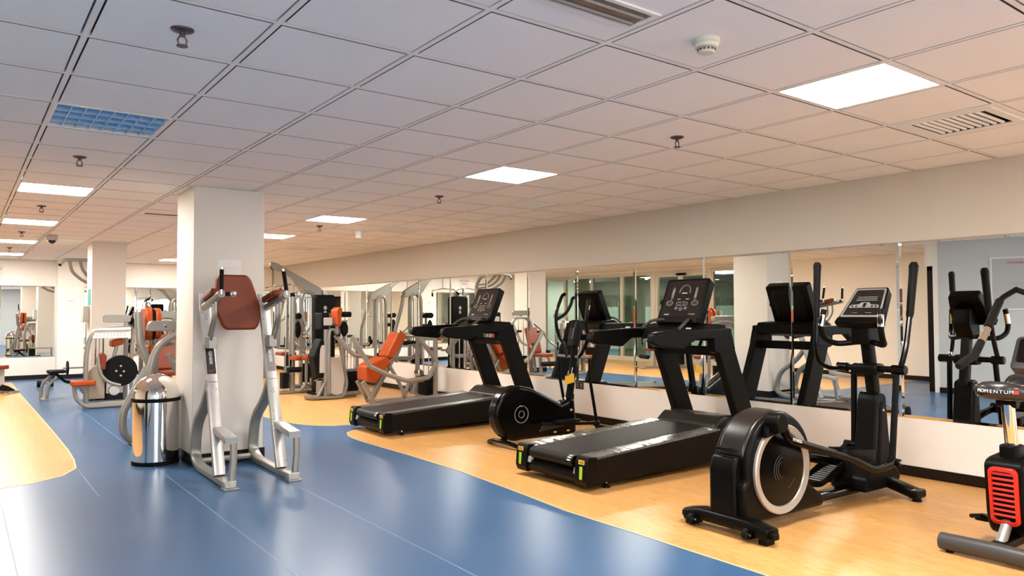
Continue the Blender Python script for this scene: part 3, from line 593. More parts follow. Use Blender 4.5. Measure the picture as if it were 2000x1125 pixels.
# ================================================================ LARGE ELLIPTICAL
def elliptical_big():
    t = thing('elliptical_trainer', 'large black elliptical trainer with silver ringed flywheel in the right foreground', 'elliptical trainer', (3.80, 2.92, 0), rad(-1.5))
    # housing
    cx, cz, R = .33, .385, .33
    pr = [(cx+R*cos(a), cz+R*sin(a)) for a in [rad(k) for k in range(-25, 196, 8)]]+[(-.035, .30), (-.02, .07), (.78, .07), (.82, .12)]
    B().prism(pr, -.155, .10).build('flywheel_housing', BLACK, t, bevel=.03, seg=4)
    top = [(cx+(R+.012)*cos(a), cz+(R+.012)*sin(a)) for a in [rad(k) for k in range(28, 172, 6)]]; inn = [(cx+(R-.05)*cos(a), cz+(R-.05)*sin(a)) for a in [rad(k) for k in range(170, 26, -6)]]
    lab(B().prism(top+inn, -.125, .07).build('top_cover', M('graphite_cover', (.012, .010, .009), .27, spec=.5), t, bevel=.022, seg=4), 'slightly shinier graphite top cover')
    B().box((-.04, -.05, .50), (.0, .05, .52)).build('cover_seam', BLACKM, t, bevel=.004)
    B().prism(rpoly([(-.06, .05), (.17, .05), (.17, .42), (.10, .47), (-.035, .47), (-.06, .40)], .03), -.105, .085).build('rear_cover', BLACK, t, bevel=.02, seg=3)
    for s in (-1, 1):
        y = -.157 if s < 0 else .102
        rg = B(); n = 56; prof = [(.276, 0), (.276, .016), (.270, .022), (.232, .014), (.226, .0)]
        vs = []
        for i in range(n):
            a = 2*pi*i/n
            for r, d in prof: vs.append((cx+r*cos(a), y+s*d, cz-.015+r*sin(a)))
        m = len(prof); rg.add(vs, [(i*m+j, i*m+(j+1) % m, ((i+1) % n)*m+(j+1) % m, ((i+1) % n)*m+j) for i in range(n) for j in range(m)])
        lab(rg.build('flywheel_ring', RING, t), 'brushed silver ring')
        d = B().lathe([(0, 0), (.228, 0), (.225, s*.008), (.15, s*.016), (0, s*.018)], (cx, y, cz-.015), 48, 'y').build('flywheel_disc', GLOSS, t)
        em = B(); 
        for rr_, a0, a1 in ((.075, 100, 235), (.095, 110, 220), (.055, 120, 260)): em.tube([(cx+rr_*cos(rad(a)), y+s*.0195, cz-.015+rr_*sin(rad(a))) for a in range(a0, a1, 12)], .0015, 4)
        em.tube([(cx+.13*cos(rad(a)), y+s*.018, cz-.015+.13*sin(rad(a))) for a in range(-70, -20, 10)], .0012, 4)
        em.build('disc_emblem', INKD, d)
    # rear foot
    f = B(); f.bar([(-.02, -.34, .06), (-.02, -.20, .085), (-.02, .16, .085), (-.02, .28, .06)], .12, .075, side=(1, 0, 0)); f.build('rear_foot', BLACK, t, bevel=.006)
    for s in (-1, 1):
        B().prism(rr(.06, .04, .01), -.03, .02, 'x').xform(Matrix.Translation((-.02, -.345 if s < 0 else .285, .06))).build('end_cap', BLACKM, t, bevel=.006)
        q0 = -.30 if s < 0 else .25; B().box((-.06, q0-.03, 0), (.02, q0+.03, .032)).build('rubber_foot', RUBBER, t, bevel=.008)
        w = B().cyl((-.10, (s*.205-.015)-.014*s, .055), (-.10, (s*.205-.015)+.014*s, .055), .032, n=24).build('transport_wheel', RUBBER, t, bevel=.004)
        B().box((-.10, s*.205-.045, .03), (-.03, s*.205-.033, .085)).build('wheel_fork', BLACK, w); B().cyl((-.10, s*.205-.049, .055), (-.10, s*.205+.003, .055), .007).build('wheel_bolt', CHROME, w)
    # main beam
    lab(B().bar([(.70, 0, .075), (1.75, 0, .075)], .11, .05).build('main_beam', GLOSS, t, bevel=.004), 'gloss black steel beam')
    B().bar([(1.68, -.30, .055), (1.68, -.12, .10), (1.68, .12, .10), (1.68, .30, .055)], .11, .07, side=(1, 0, 0)).build('front_foot', BLACK, t, bevel=.006)
    for s in (-1, 1):
        q = B().box((1.61, min(s*.28, s*.345), .025), (1.75, max(s*.28, s*.345), .085)).build('front_cap', BLACK, t, bevel=.015, seg=3)
        B().cyl((1.68, s*.31, 0), (1.68, s*.31, .03), .035, .022).build('levelling_foot', RUBBER, q)
        B().box((1.62, s*.30-.02, .085), (1.655, s*.30+.02, .088)).build('bolt_cap', CHROME, q)
    # front column cover
    cp = [(1.38, .16), (1.44, .045), (1.88, .045), (1.92, .12), (1.84, .20), (1.78, .30), (1.73, .73), (1.63, .755), (1.60, .70), (1.545, .30)]
    B().prism(rpoly(cp, .03), -.075, .075).build('column_cover', BLACK, t, bevel=.012, seg=3)
    B().prism(rpoly([(1.33, .07), (1.62, .07), (1.62, .24), (1.45, .24), (1.36, .16)], .02), -.13, .13).build('drive_cover', BLACK, t, bevel=.02, seg=3)
    B().prism(rpoly([(1.60, .20), (1.78, .20), (1.70, .68), (1.65, .68)], .02), -.088, .088).build('column_side_cover', BLACKM, t, bevel=.012)
    B().ell((1.665, -.088, .62), .009, .008, .010).build('column_bolt', GREYP, t)
    B().bar([(1.70, 0, .70), (1.60, 0, 1.24)], .08, .09).build('mast', BLACK, t)
    # cross pivot
    B().cyl((1.615, -.27, .925), (1.615, .22, .925), .024).build('pivot_bar', BLACK, t); B().prism(rr(.13, .085, .03, cx=1.625, cy=.92), -.095, .095).build('pivot_cover', BLACK, t, bevel=.015, seg=3)
    for y0, y1 in ((-.285, -.185), (.15, .235)): B().cyl((1.615, y0, .925), (1.615, y1, .925), .035, n=28).build('pivot_sleeve', GLOSS, t, bevel=.006)
    # moving arms: the far one is swung back, the near one forward
    lo = fil([(1.615, .20, .92), (1.49, .215, .915), (1.36, .23, .96), (1.32, .23, 1.09), (1.325, .22, 1.34)], .09, 6)
    o = B().tube(lo, .017).build('moving_arm', GLOSS, t)
    B().tube([(1.325, .22, 1.30), (1.325, .22, 1.33), (1.33, .22, 1.45), (1.343, .22, 1.64), (1.346, .22, 1.69), (1.347, .22, 1.712)], .024, 14, scale=[.8, .95, 1, 1.08, 1.2, .75]).build('foam_grip', FOAM, o)
    hi = fil([(1.615, -.235, .925), (1.65, -.24, .97), (1.71, -.24, 1.08), (1.785, -.235, 1.33)], .06, 6)
    o = B().tube(hi, .019).build('moving_arm', GLOSS, t)
    B().tube([(1.778, -.235, 1.30), (1.786, -.235, 1.33), (1.81, -.235, 1.45), (1.845, -.235, 1.62), (1.856, -.235, 1.68), (1.86, -.235, 1.705)], .028, 14, scale=[.8, .95, 1, 1.08, 1.2, .75]).build('foam_grip', FOAM, o)
    B().tube([(1.66, .13, .92), (1.66, .14, .33)], .022).build('swing_rod', BLACK, t); B().tube([(1.62, -.215, .92), (1.515, -.225, .28)], .022).build('swing_rod', BLACK, t)
    # pedal arms, cranks and pedals
    na = fil([(.17+.06, -.235, .665), (.30, -.235, .56), (.95, -.245, .375), (1.20, -.25, .275), (1.30, -.25, .262), (1.50, -.25, .285)], .07, 5)
    o = B().bar(na, .045, .05).build('pedal_arm', GLOSS, t)
    B().cyl((.20, -.17, .675), (.20, -.272, .675), .058, n=28).build('crank_joint', BLACK, o, bevel=.01)
    text('arm_lettering', 'FITNESS', .027, INK, frame_m((.345, -.2665, .555), (1, 0, -.27), (.27, 0, 1)), o)
    B().cyl((1.505, -.29, .285), (1.505, -.20, .285), .028, n=24).build('knee_joint', BLACK, o, bevel=.005); B().cyl((1.505, -.294, .285), (1.505, -.29, .285), .015).build('joint_bolt', CHROME, o)
    B().prism([(.13, .58), (.26, .60), (.25, .70), (.16, .70)], -.205, -.165).build('crank', BLACK, t, bevel=.01)
    fa = fil([(.50, .19, .39), (.80, .19, .36), (1.15, .19, .29), (1.42, .185, .235), (1.645, .175, .33)], .07, 5)
    o = B().bar(fa, .05, .062).build('pedal_arm', GLOSS, t); B().cyl((.50, .13, .39), (.50, .22, .39), .05).build('crank_joint', BLACK, o, bevel=.01); B().cyl((1.655, .12, .34), (1.655, .21, .34), .028).build('knee_joint', BLACK, o)
    B().prism([(.30, .33), (.36, .40), (.52, .43), (.52, .35)], .11, .15).build('crank', BLACK, t, bevel=.01)
    def pedal(px, pz, py, ang):
        m = Matrix.Translation((px, py, pz))@Matrix.Rotation(ang, 4, 'Y')
        b = B().prism(rr(.38, .155, .05), -.012, .012, 'z'); 
        b.xform(m); q = b.build('pedal', BLACK, t, bevel=.005)
        w = B()
        out = rr(.38, .155, .05, 5); n = len(out); vs = []
        for i, (u, v) in enumerate(out): h = .03+.035*max(0, min(1, (u+.02)/.15)); vs += [(u, v, -.01), (u, v, h), (u*.965, v*.92, h), (u*.965, v*.92, -.01)]
        w.add(vs, [(i*4+k, i*4+(k+1) % 4, ((i+1) % n)*4+(k+1) % 4, ((i+1) % n)*4+k) for i in range(n) for k in range(4)]); w.xform(m).build('pedal_rim', BLACK, q)
        r = B()
        for i in range(9): r.box((-.13+i*.032, -.055, .012), (-.12+i*.032, .055, .017))
        r.xform(m).build('pedal_tread', INKG, q, smooth=False)
    pedal(1.06, .375, -.19, rad(13)); pedal(1.25, .165, .13, rad(-15))
    # console
    mt = Matrix.Translation((1.50, -.015, 1.285))@Matrix.Rotation(rad(40), 4, 'Y')
    o = B().prism(rpoly([(-.17, 0), (.17, 0), (.125, .30), (-.125, .30)], .02), -.015, .06, 'x', .96).xform(mt).build('console', BLACK, t, bevel=.008, seg=3)
    fr_ = B(); A = rpoly([(-.155, .012), (.155, .012), (.117, .285), (-.117, .285)], .015, 3); I = rpoly([(-.138, .028), (.138, .028), (.105, .272), (-.105, .272)], .012, 3); n = len(A)
    fr_.add([(-.018, *p) for p in A]+[(-.018, *p) for p in I]+[(-.012, *p) for p in A]+[(-.012, *p) for p in I], [(i, (i+1) % n, n+(i+1) % n, n+i) for i in range(n)]+[(i, 2*n+i, 2*n+(i+1) % n, (i+1) % n) for i in range(n)]+[(n+i, n+(i+1) % n, 3*n+(i+1) % n, 3*n+i) for i in range(n)])
    lab(fr_.xform(mt).build('console_bezel', INKG, o), 'silver bezel'); B().prism(I, -.0165, -.012, 'x').xform(mt).build('display', SCREEN, o)
    p = B(); 
    for z, w_ in ((.20, .075), (.183, .078), (.168, .08)): p.box((-.0172, -w_, z), (-.0164, w_, z+.005))
    p.prism(rpoly([(-.115, .10), (.115, .10), (.105, .128), (.045, .132), (.03, .152), (-.03, .152), (-.045, .132), (-.105, .128)], .006), -.0174, -.0164, 'x')
    p.box((-.0172, .03, .05), (-.0164, .075, .0535)); p.box((-.0172, -.075, .05), (-.0164, -.03, .0535)); p.xform(mt).build('display_print', INKG, o, smooth=False)
    B().box((-.018, -.012, .105), (-.0172, .012, .145)).xform(mt).build('level_button', SCREEN, o, smooth=False)
    for u in (-.09, -.06, .06, .09): B().cyl((-.018, u, .114), (-.0172, u, .114), .008).xform(mt).build('button', SCREEN, o, smooth=False)
    B().prism(rpoly([(-.18, -.045), (.18, -.045), (.172, .01), (-.172, .01)], .012), -.02, .05, 'x').xform(mt).build('console_lip', BLACK, o, bevel=.01)
    B().prism(rpoly([(1.52, 1.10), (1.66, 1.10), (1.74, 1.22), (1.72, 1.38), (1.52, 1.27)], .03), -.068, .068).build('console_neck', BLACK, t, bevel=.02, seg=3)
    # fixed hand grips with pulse sensors
    for s in (-1, 1):
        g = fil([(1.58, s*.05-.01, 1.12), (1.50, s*.19-.01, 1.10), (1.40, s*.225-.01, 1.15), (1.37, s*.23-.01, 1.24), (1.40, s*.215-.01, 1.36)], .06, 6)
        q = B().tube(g, .021, 12).build('pulse_grip', BLACK, t); B().tube([(1.376, s*.228-.01, 1.235), (1.384, s*.224-.01, 1.28), (1.392, s*.22-.01, 1.32)], .0235, 12).build('pulse_sensor', CHROME, q)
    return t
elliptical_big()
# ================================================================ SMALL ELLIPTICAL
def elliptical_small():
    t = thing('elliptical_trainer', 'smaller glossy black elliptical trainer between the two treadmills', 'elliptical trainer', (4.32, 6.06, 0))
    pr = []
    for a in range(80, 281, 10): pr.append((.20+.275*cos(rad(a)), .335+.275*sin(rad(a))))
    pr += [(.98, .06), (.98, .20), (.96, .43), (.90, .44), (.78, .39), (.55, .50), (.38, .58)]
    B().prism(pr, -.075, .075).build('flywheel_housing', GLOSS, t, bevel=.035, seg=4)
    e = B(); y = -.0765
    e.tube([(.24+.034*cos(2*pi*k/28), y, .325+.034*sin(2*pi*k/28)) for k in range(28)], .0012, 4, True); e.tube([(.24+.085*cos(rad(k)), y, .325+.085*sin(rad(k))) for k in range(112, 432, 10)], .0013, 4)
    e.tube([(.213, y, .403), (.228, y, .415), (.24, y, .402), (.268, y, .41)], .002, 4); e.build('housing_emblem', INK, t)
    B().prism([(.46, .13), (.98, .17), (.98, .215), (.52, .195)], -.08, -.074).build('side_trim', M('dark_gloss_trim', (.02, .025, .028), .2), t, bevel=.002)
    text('housing_number', '99', .035, INK, frame_m((.90, -.0765, .315), (1, 0, 0), (0, 0, 1)), t)
    for px in (.66, .84): B().box((px, -.079, .10), (px+.035, -.0755, .115)).build('warning_label', YEL, t)
    B().tube(fil([(.10, -.28, .02), (.06, -.16, .055), (.05, 0, .065), (.06, .16, .055), (.10, .28, .02)], .1), .022).build('rear_foot', GLOSS, t); B().bar([(.05, 0, .06), (.14, 0, .13)], .05, .05).build('foot_stem', GLOSS, t)
    for s in (-1, 1): B().ell((.105, s*.285, .022), .03, .03, .022).build('rubber_foot', RUBBER, t)
    B().bar([(.80, 0, .05), (1.62, 0, .05)], .06, .045).build('main_beam', GLOSS, t); B().tube([(1.60, -.28, .035), (1.60, .28, .035)], .03).build('front_foot', GLOSS, t)
    B().bar([(.93, 0, .40), (1.0, 0, .75), (1.02, 0, 1.0)], .055, .075).build('mast', BLACK, t)
    B().bar([(.92, 0, .10), (.95, 0, .48)], .06, .09).build('mast_boot', BLACKM, t)
    B().cyl((1.01, -.26, .87), (1.01, .26, .87), .017).build('pivot_bar', INKD, t)
    # far handle (double loop) and near handle
    o = B().tube(fil([(1.0, .10, .87), (.98, .14, 1.02), (.95, .155, 1.06), (.90, .165, 1.20), (.905, .165, 1.36), (.98, .155, 1.53), (1.02, .155, 1.55)], .06, 5), .019).build('moving_arm', GLOSS, t)
    B().tube(fil([(.91, .165, 1.27), (1.01, .13, 1.33), (1.06, .10, 1.43), (1.08, .10, 1.50), (1.11, .10, 1.51)], .05, 5), .018).build('inner_grip', FOAM, o)
    o = B().tube(fil([(1.0, -.10, .87), (1.0, -.18, .96), (1.02, -.22, 1.10), (.96, -.24, 1.22), (.98, -.25, 1.34), (1.0, -.25, 1.46)], .06, 5), .019).build('moving_arm', GLOSS, t)
    B().tube([(.975, -.248, 1.33), (.99, -.25, 1.39), (1.0, -.25, 1.48)], .025).build('foam_grip', FOAM, o); B().tube([(.985, -.272, 1.37), (.995, -.274, 1.42)], .008).build('pulse_sensor', CHROME, o)
    q = B().prism(rpoly([(.95, .98), (1.04, .97), (1.09, 1.16), (1.06, 1.26), (1.02, 1.27)], .02), -.05, .05).build('console', BLACK, t, bevel=.012); B().box((.965, -.035, 1.06), (.975, .035, 1.18), rot=(0, rad(14), 0)).build('display', SCREEN, q)
    for s in (-1, 1): 
        B().tube([(1.01, s*.245, .87), (1.02, s*.245, .62), (1.11, s*.24, .20)], .017).build('swing_rod', BLACK, t); B().ell((1.11, s*.24, .18), .04, .035, .04).build('knee_joint', BLACK, t)
        B().bar([(.42, s*.16, .22 if s < 0 else .42), (1.11, s*.23, .18)], .03, .035).build('pedal_arm', BLACKM, t)
        B().prism(rr(.32, .13, .04, cx=.72, cy=s*.21), .22 if s < 0 else .34, .245 if s < 0 else .365, 'z').build('pedal', BLACK, t, bevel=.006)
    c = B().prism(rpoly([(.83, .585), (.965, .605), (.955, .70), (.90, .695), (.88, .675), (.835, .68)], .008), -.062, -.058).build('hang_tag', M('yellow_card', (.88, .50, .04), .5), t); lab(c, 'yellow cardboard tag hanging from the mast')
    B().tube([(.92, -.06, .69), (.95, -.045, .76)], .003).build('tag_string', INK, t)
    return t
elliptical_small()
# ================================================================ EXERCISE BIKE
def bike():
    t = thing('exercise_bike', 'upright exercise bike with red grille at the right edge of the photo', 'exercise bike', (4.46, 1.70, 0))
    o = B().tube([(0, -.27, .058), (0, -.22, .058), (0, 0, .062), (0, .22, .058), (0, .268, .058)], .047, 18).build('rear_stabilizer', M('dark_grey_tube', (.05, .05, .05), .38), t, bevel=.004)
    for s in (-1, 1): B().cyl((0, s*.22, 0), (0, s*.22, .02), .02).build('rubber_foot', RUBBER, o)
    B().tube([(.95, -.24, .05), (.95, .24, .05)], .042, 16).build('front_stabilizer', BLACK, t); B().bar([(.0, 0, .075), (.95, 0, .075)], .08, .05).build('base_beam', BLACK, t)
    lab(B().bar([(.09, 0, .085), (.22, 0, .21)], .05, .05).build('rear_strut', SILVER, t), 'silver strut')
    hp = rpoly([(.17, .20), (.145, .50), (.19, .53), (.55, .55), (.80, .42), (.85, .22), (.70, .12), (.22, .10)], .05)
    B().prism(hp, -.10, .10).build('housing', BLACK, t, bevel=.02, seg=3)
    # red grille on the rear face
    m = Matrix.Translation((.157, 0, .33))@Matrix.Rotation(rad(-5.5), 4, 'Y')
    f = B(); A = rr(.145, .315, .03); I = rr(.108, .275, .02); n = len(A)
    f.add([(-.012, *p) for p in A]+[(-.018, *p) for p in I]+[(.02, *p) for p in A]+[(.01, *p) for p in I], [(i, (i+1) % n, n+(i+1) % n, n+i) for i in range(n)]+[(i, 2*n+i, 2*n+(i+1) % n, (i+1) % n) for i in range(n)]+[(n+i, n+(i+1) % n, 3*n+(i+1) % n, 3*n+i) for i in range(n)])
    g = f.xform(m).build('grille_frame', REDP, t, bevel=.002); lab(g, 'bright red grille frame')
    s = B()
    for k in range(9): z = -.115+k*.0285; s.box((-.012, -.053, z), (.012, .053, z+.012), rot=(0, rad(28), 0))
    s.xform(m).build('grille_slats', REDP, g); B().prism(I, .008, .012, 'x').xform(m).build('grille_back', M('dark_red_recess', (.12, .01, .008), .6), g)
    # seat post and saddle
    q = B().prism(rr(.12, .10, .03, cx=.275, cy=0), .50, .60, 'z').build('post_collar', BLACK, t, bevel=.01)
    p = B().cyl((.29, 0, .52), (.235, 0, .83), .034, n=24).build('seat_post', CHROME, t); 
    text('post_mark', 'np', .022, INKD, frame_m((.222, 0.0, .74), (0, -1, 0), (-.17, 0, 1)), p)
    B().cyl((.235, -.05, .835), (.235, .05, .835), .028).cyl((.18, -.03, .855), (.34, -.03, .855), .008).cyl((.18, .03, .855), (.34, .03, .855), .008).build('seat_clamp', BLACK, t)
    vs = []; n = 22; ms = 14                          # saddle: nose forward (+x)
    def half(u):  # half width along length
        return .132*math.sqrt(max(0, 1-((u-.16)/.165)**2)) if u < .13 else .03+.098*math.exp(-((u-.13)/.075)**1.5)
    b = B()
    for i in range(n):
        q_ = i/(n-1); u = .36*q_
        h = .150*math.sqrt(max(.004, 1-((u-.15)/.152)**2)) if u < .15 else .032+.118*math.exp(-((u-.15)/.085)**1.6)
        if i == n-1: h *= .7
        e_ = min(1, .35+q_*9) if q_ < .1 else (1 if i < n-1 else .6)
        for j in range(ms):
            a = 2*pi*j/ms; ca, sa = cos(a), sin(a); sg = lambda v: math.copysign(abs(v)**.75, v)
            vs.append((.055+u, h*sg(ca), .905+.008*cos(u*17)+(.050 if sa > 0 else .052)*sg(sa)*e_*(1 if u < .17 else .8)))
    b.add(vs, [(i*ms+j, i*ms+(j+1) % ms, (i+1)*ms+(j+1) % ms, (i+1)*ms+j) for i in range(n-1) for j in range(ms)]+[tuple(range(ms)), tuple((n-1)*ms+j for j in range(ms))])
    sd = b.build('saddle', M('dark_grey_saddle', (.022, .019, .018), .3, coat=.2), t, ang=80)
    # lettering wrapped on the rear-left rim
    word = 'MOMENTUM'
    for k, ch in enumerate(word+'#'):
        ang = rad(150+ (k*8.6)); 
        rx, ry = .156, .152; cxx, czz = .205, .908
        x = cxx+rx*cos(ang); y = ry*sin(ang); nx, ny = cos(ang)/rx, sin(ang)/ry; nl = math.hypot(nx, ny); nx /= nl; ny /= nl
        right = (-ny, nx, 0)  # direction of reading seen from outside
        mt = frame_m((x+nx*.004, y+ny*.004, czz), right, (0, 0, 1))
        if ch == '#': B().prism(rr(.024, .02, .004), 0, .0015, 'z').xform(mt).build('saddle_mark', REDINK, sd); continue
        text('saddle_letter', ch, .026, INK, mt, sd, ext=.0012, sx=1.12)
    # pedals
    for s, dx, dz in ((1, -.01, -.125), (-1, .16, .10)):
        B().bar([(.40, s*.12, .26), (.40+dx, s*.13, .26+dz)], .02, .03).build('crank', GREYP, t)
        q = B().prism(rr(.10, .08, .015, cx=.40+dx, cy=s*.19), .26+dz-.012, .26+dz+.012, 'z').build('pedal', BLACK, t, bevel=.003)
        B().tube([(.40+dx-.06, s*.15, .26+dz+.01), (.40+dx-.11, s*.17, .26+dz+.035), (.40+dx-.06, s*.24, .26+dz+.01)], .012).build('pedal_strap', RUBBER, q)
    # mast, console, bars
    B().bar([(.62, 0, .50), (.72, 0, 1.0)], .07, .09).build('mast', BLACK, t)
    m = Matrix.Translation((.70, 0, 1.0))@Matrix.Rotation(rad(35), 4, 'Y'); o = B().prism(rr(.30, .24, .03, cy=.10), -.015, .05, 'x').xform(m).build('console', M('console_grey', (.03, .03, .032), .35), t, bevel=.01); B().prism(rr(.25, .17, .015, cy=.115), -.018, -.014, 'x').xform(m).build('display', SCREEN, o)
    for s in (-1, 1):
        pts = fil([(.70, s*.05, .95), (.50, s*.17, .96), (.12, s*.175, 1.03), (.27, s*.19, 1.085), (.47, s*.19, 1.20), (.80, s*.20, 1.46), (.88, s*.14, 1.49)], .05, 5) if False else fil([(.07, s*.18, 1.035), (.28, s*.185, 1.085), (.44, s*.19, 1.20), (.72, s*.20, 1.42), (.86, s*.16, 1.48)], .05, 5)
        g = B().tube(pts, .017, 12).build('handlebar', BLACK, t)
        B().tube([(.065, s*.18, 1.033), (.08, s*.18, 1.037), (.17, s*.183, 1.06), (.27, s*.185, 1.083), (.32, s*.186, 1.11), (.385, s*.188, 1.158)], .024, 14, scale=[.7, 1.05, 1, 1, 1, .95]).build('foam_grip', FOAM, g)
        B().tube([(.39, s*.188, 1.163), (.49, s*.191, 1.237)], .0215, 14).build('pulse_sensor', M('bronze_sensor', (.45, .36, .28), .25, metal=.8), g)
        B().tube([(.50, s*.191, 1.245), (.60, s*.195, 1.325), (.70, s*.199, 1.405)], .024, 14).build('upper_grip', FOAM, g)
    B().tube([(.86, -.17, 1.48), (.90, 0, 1.40), (.86, .17, 1.48)], .017).build('bar_bridge', BLACK, t); B().bar([(.72, 0, .98), (.89, 0, 1.40)], .05, .04).build('bar_stem', BLACK, t)
    return t
bike()
# ================================================================ DIP STATION
def dip():
    t = thing('dip_station', 'silver knee raise and dip station with brick red pads standing against the front pillar', 'dip station', (1.945, 6.40, 0))
    for s in (-1, 1):
        cx = s*.25
        o = lab(B().bar([(cx, -.20, .06), (cx, .04, .75), (cx, .28, 1.43), (cx, .29, 1.52)], .09, .045, side=(1, 0, 0), r=.15).build('front_upright', SILVERP, t), 'flat worn silver upright')
        B().bar(fil([(cx, .045, .80), (cx, .22, .58), (cx, .50, .40), (cx, .56, .10), (cx, .40, .035), (cx, -.20, .03), (cx, -.475, .03)], .14, 7), .085, .05, side=(1, 0, 0), r=.2).build('rear_leg', SILVER, t)
        B().box((cx-.055, -.53, 0), (cx+.055, -.42, .012)).build('foot_plate', SILVER, t, bevel=.003)
        B().box((cx-.045, -.50, .012), (cx+.045, -.43, .062)).build('foot_block', SILVERP, t, bevel=.004)
        # step
        st = B().bar([(cx+.02, -.10, .405), (cx+.02, -.46, .365)], .095, .05, side=(1, 0, 0), r=.12).build('step', SILVERP, t)
        B().bar([(cx+.035, -.45, .34), (cx+.035, -.455, .22), (cx+.02, -.46, .05)], .05, .05, side=(1, 0, 0)).build('step_post', SILVER, st)
        # name plate
        pl = M('name_plate_dark', (.02, .018, .018), .35) if s < 0 else M('name_plate_worn', (.20, .19, .19), .35)
        d = Vector((0, .24, .68)).normalized(); nrm = Vector((1, 0, 0)).cross(d)
        org = Vector((cx, .04+.24*.30, .75+.68*.30))+nrm*.0235
        mt = frame_m(org, (1, 0, 0), d)
        q = B().box((-.036, -.12, 0), (.036, .12, .0015)).xform(mt).build('name_plate', pl, t, smooth=False); lab(q, 'dark name plate' if s < 0 else 'worn grey name plate')
        text('plate_lettering', 'GENESIS', .034, INK, mt@Matrix.Translation((.0, .02, .0018))@Matrix.Rotation(rad(-90), 4, 'Z'), q, sx=.9, bold=.0004)
        B().tube([(-.02, -.085, .0022), (0, -.10, .0022), (.02, -.08, .0022)], .0025, 4).xform(mt).build('plate_swoosh', REDINK, q)
        # arm with elbow pad and handles
        ax = s*.265
        a = B().bar([(ax, .32, 1.385), (ax, .20, 1.41), (ax, -.27, 1.505)], .055, .055, side=(1, 0, 0)).build('arm_rest_bar', SILVER, t)
        pm = Matrix.Translation((ax-.015*s, .03, 1.495))@Matrix.Rotation(rad(-11), 4, 'X')@Matrix.Rotation(rad(-8*s), 4, 'Y')
        B().prism(rr(.115, .30, .03), -.025, .03, 'z').xform(pm).build('elbow_pad', ORANGESH, t, bevel=.015, seg=3)
        h = B().cyl((ax, -.26, 1.50), (ax+(.0 if s < 0 else -.035), -.27, 1.72), .011).build('vertical_handle', CHROME, a)
        B().cyl((ax+(.0 if s < 0 else -.003), -.261, 1.54), (ax+(.0 if s < 0 else -.031), -.269, 1.70), .0165).build('rubber_grip', RUBBER, t)
        B().cyl((ax-.02, -.25, 1.505), (ax+.085, -.25, 1.505), .012).ell((ax+.10, -.25, 1.505), .022, .022, .022).build('side_handle', CHROME, a)
        B().cyl((ax+.02, -.25, 1.505), (ax+.07, -.25, 1.505), .016).build('side_grip', RUBBER, t)
        # curved braces below the arm
        for k, (y0, z0, y1, z1) in enumerate(((-.10, 1.45, .05, 1.10), (-.02, 1.43, .10, 1.13))):
            B().bar(fil([(ax, y0, z0), (ax, y0-.01, z0-.13), (ax, (y0+y1)/2+.01, z1+.09), (ax, y1, z1)], .1, 7), .022, .022, side=(1, 0, 0)).build('curved_brace', SILVER, t)
        B().box((cx-.035, .02, 1.06), (cx+.035, .12, 1.16)).build('brace_block', SILVER, t, bevel=.004)
    B().bar([(-.25, .50, .06), (.25, .50, .06)], .05, .05, side=(0, 1, 0)).build('rear_crossbar', SILVER, t)
    B().bar([(-.25, .33, 1.44), (.25, .33, 1.44)], .05, .05).build('pad_crossbar', SILVER, t)
    pp = rpoly([(-.13, 1.685), (.085, 1.685), (.12, 1.655), (.205, 1.42), (.20, 1.26), (.165, 1.205), (-.08, 1.205), (-.115, 1.235), (-.175, 1.37), (-.165, 1.66)], .022)
    B().prism(pp, .22, .295).build('back_pad', ORANGESH, t, bevel=.02, seg=4)
    return t
dip()
# ================================================================ WASTE BIN
t = thing('waste_bin', 'polished steel bin with domed lid beside the front pillar', 'bin', (1.462, 7.40, 0))
B().lathe([(.0, .03), (.192, .03), (.192, .565), (0, .565)], n=64).build('body', STEELP, t)
B().lathe([(0, 0), (.198, 0), (.198, .034), (0, .034)], n=64).build('base_ring', RUBBER, t); B().lathe([(0, .560), (.203, .560), (.205, .592), (0, .592)], n=64).build('rim', RUBBER, t)
B().lathe([(.200, .59)]+[(.200*cos(a), .60+.205*sin(a)) for a in [rad(k) for k in range(0, 90, 6)]]+[(0.001, .805)], n=64).build('domed_lid', STEELP, t)
# ================================================================ WEIGHT MACHINES
def plates(t, c, n=12, w=.12, d=.05, z0=.10, h=.026):
    b = B()
    for k in range(n): b.box((c[0]-w, c[1]-d, z0+k*h), (c[0]+w, c[1]+d, z0+k*h+h*.86))
    return b.build('weight_stack', RUBBER, t, bevel=.002)
def rods(t, c, z0, z1, dx=.08, dy=0.):
    for s in (-1, 1): B().cyl((c[0]+s*dx, c[1]+s*dy, z0), (c[0]+s*dx, c[1]+s*dy, z1), .011, n=10).build('guide_rod', CHROME, t)
    B().cyl((c[0], c[1], z0+.3), (c[0], c[1], z1), .004, n=6).build('cable', BLACK, t)
def pad(t, poly, a, b, mat, name='backrest', axis='y', r=.03, bev=.018):
    return B().prism(rpoly(poly, r), a, b, axis).build(name, mat, t, bevel=bev, seg=3)
def FR(t, pts, w=.07, h=.05, name='frame_tube', r=.08, side=(0, 1, 0), mat=None):
    return B().bar(fil(pts, r, 5), w, h, side=side).build(name, mat or SILVER, t)
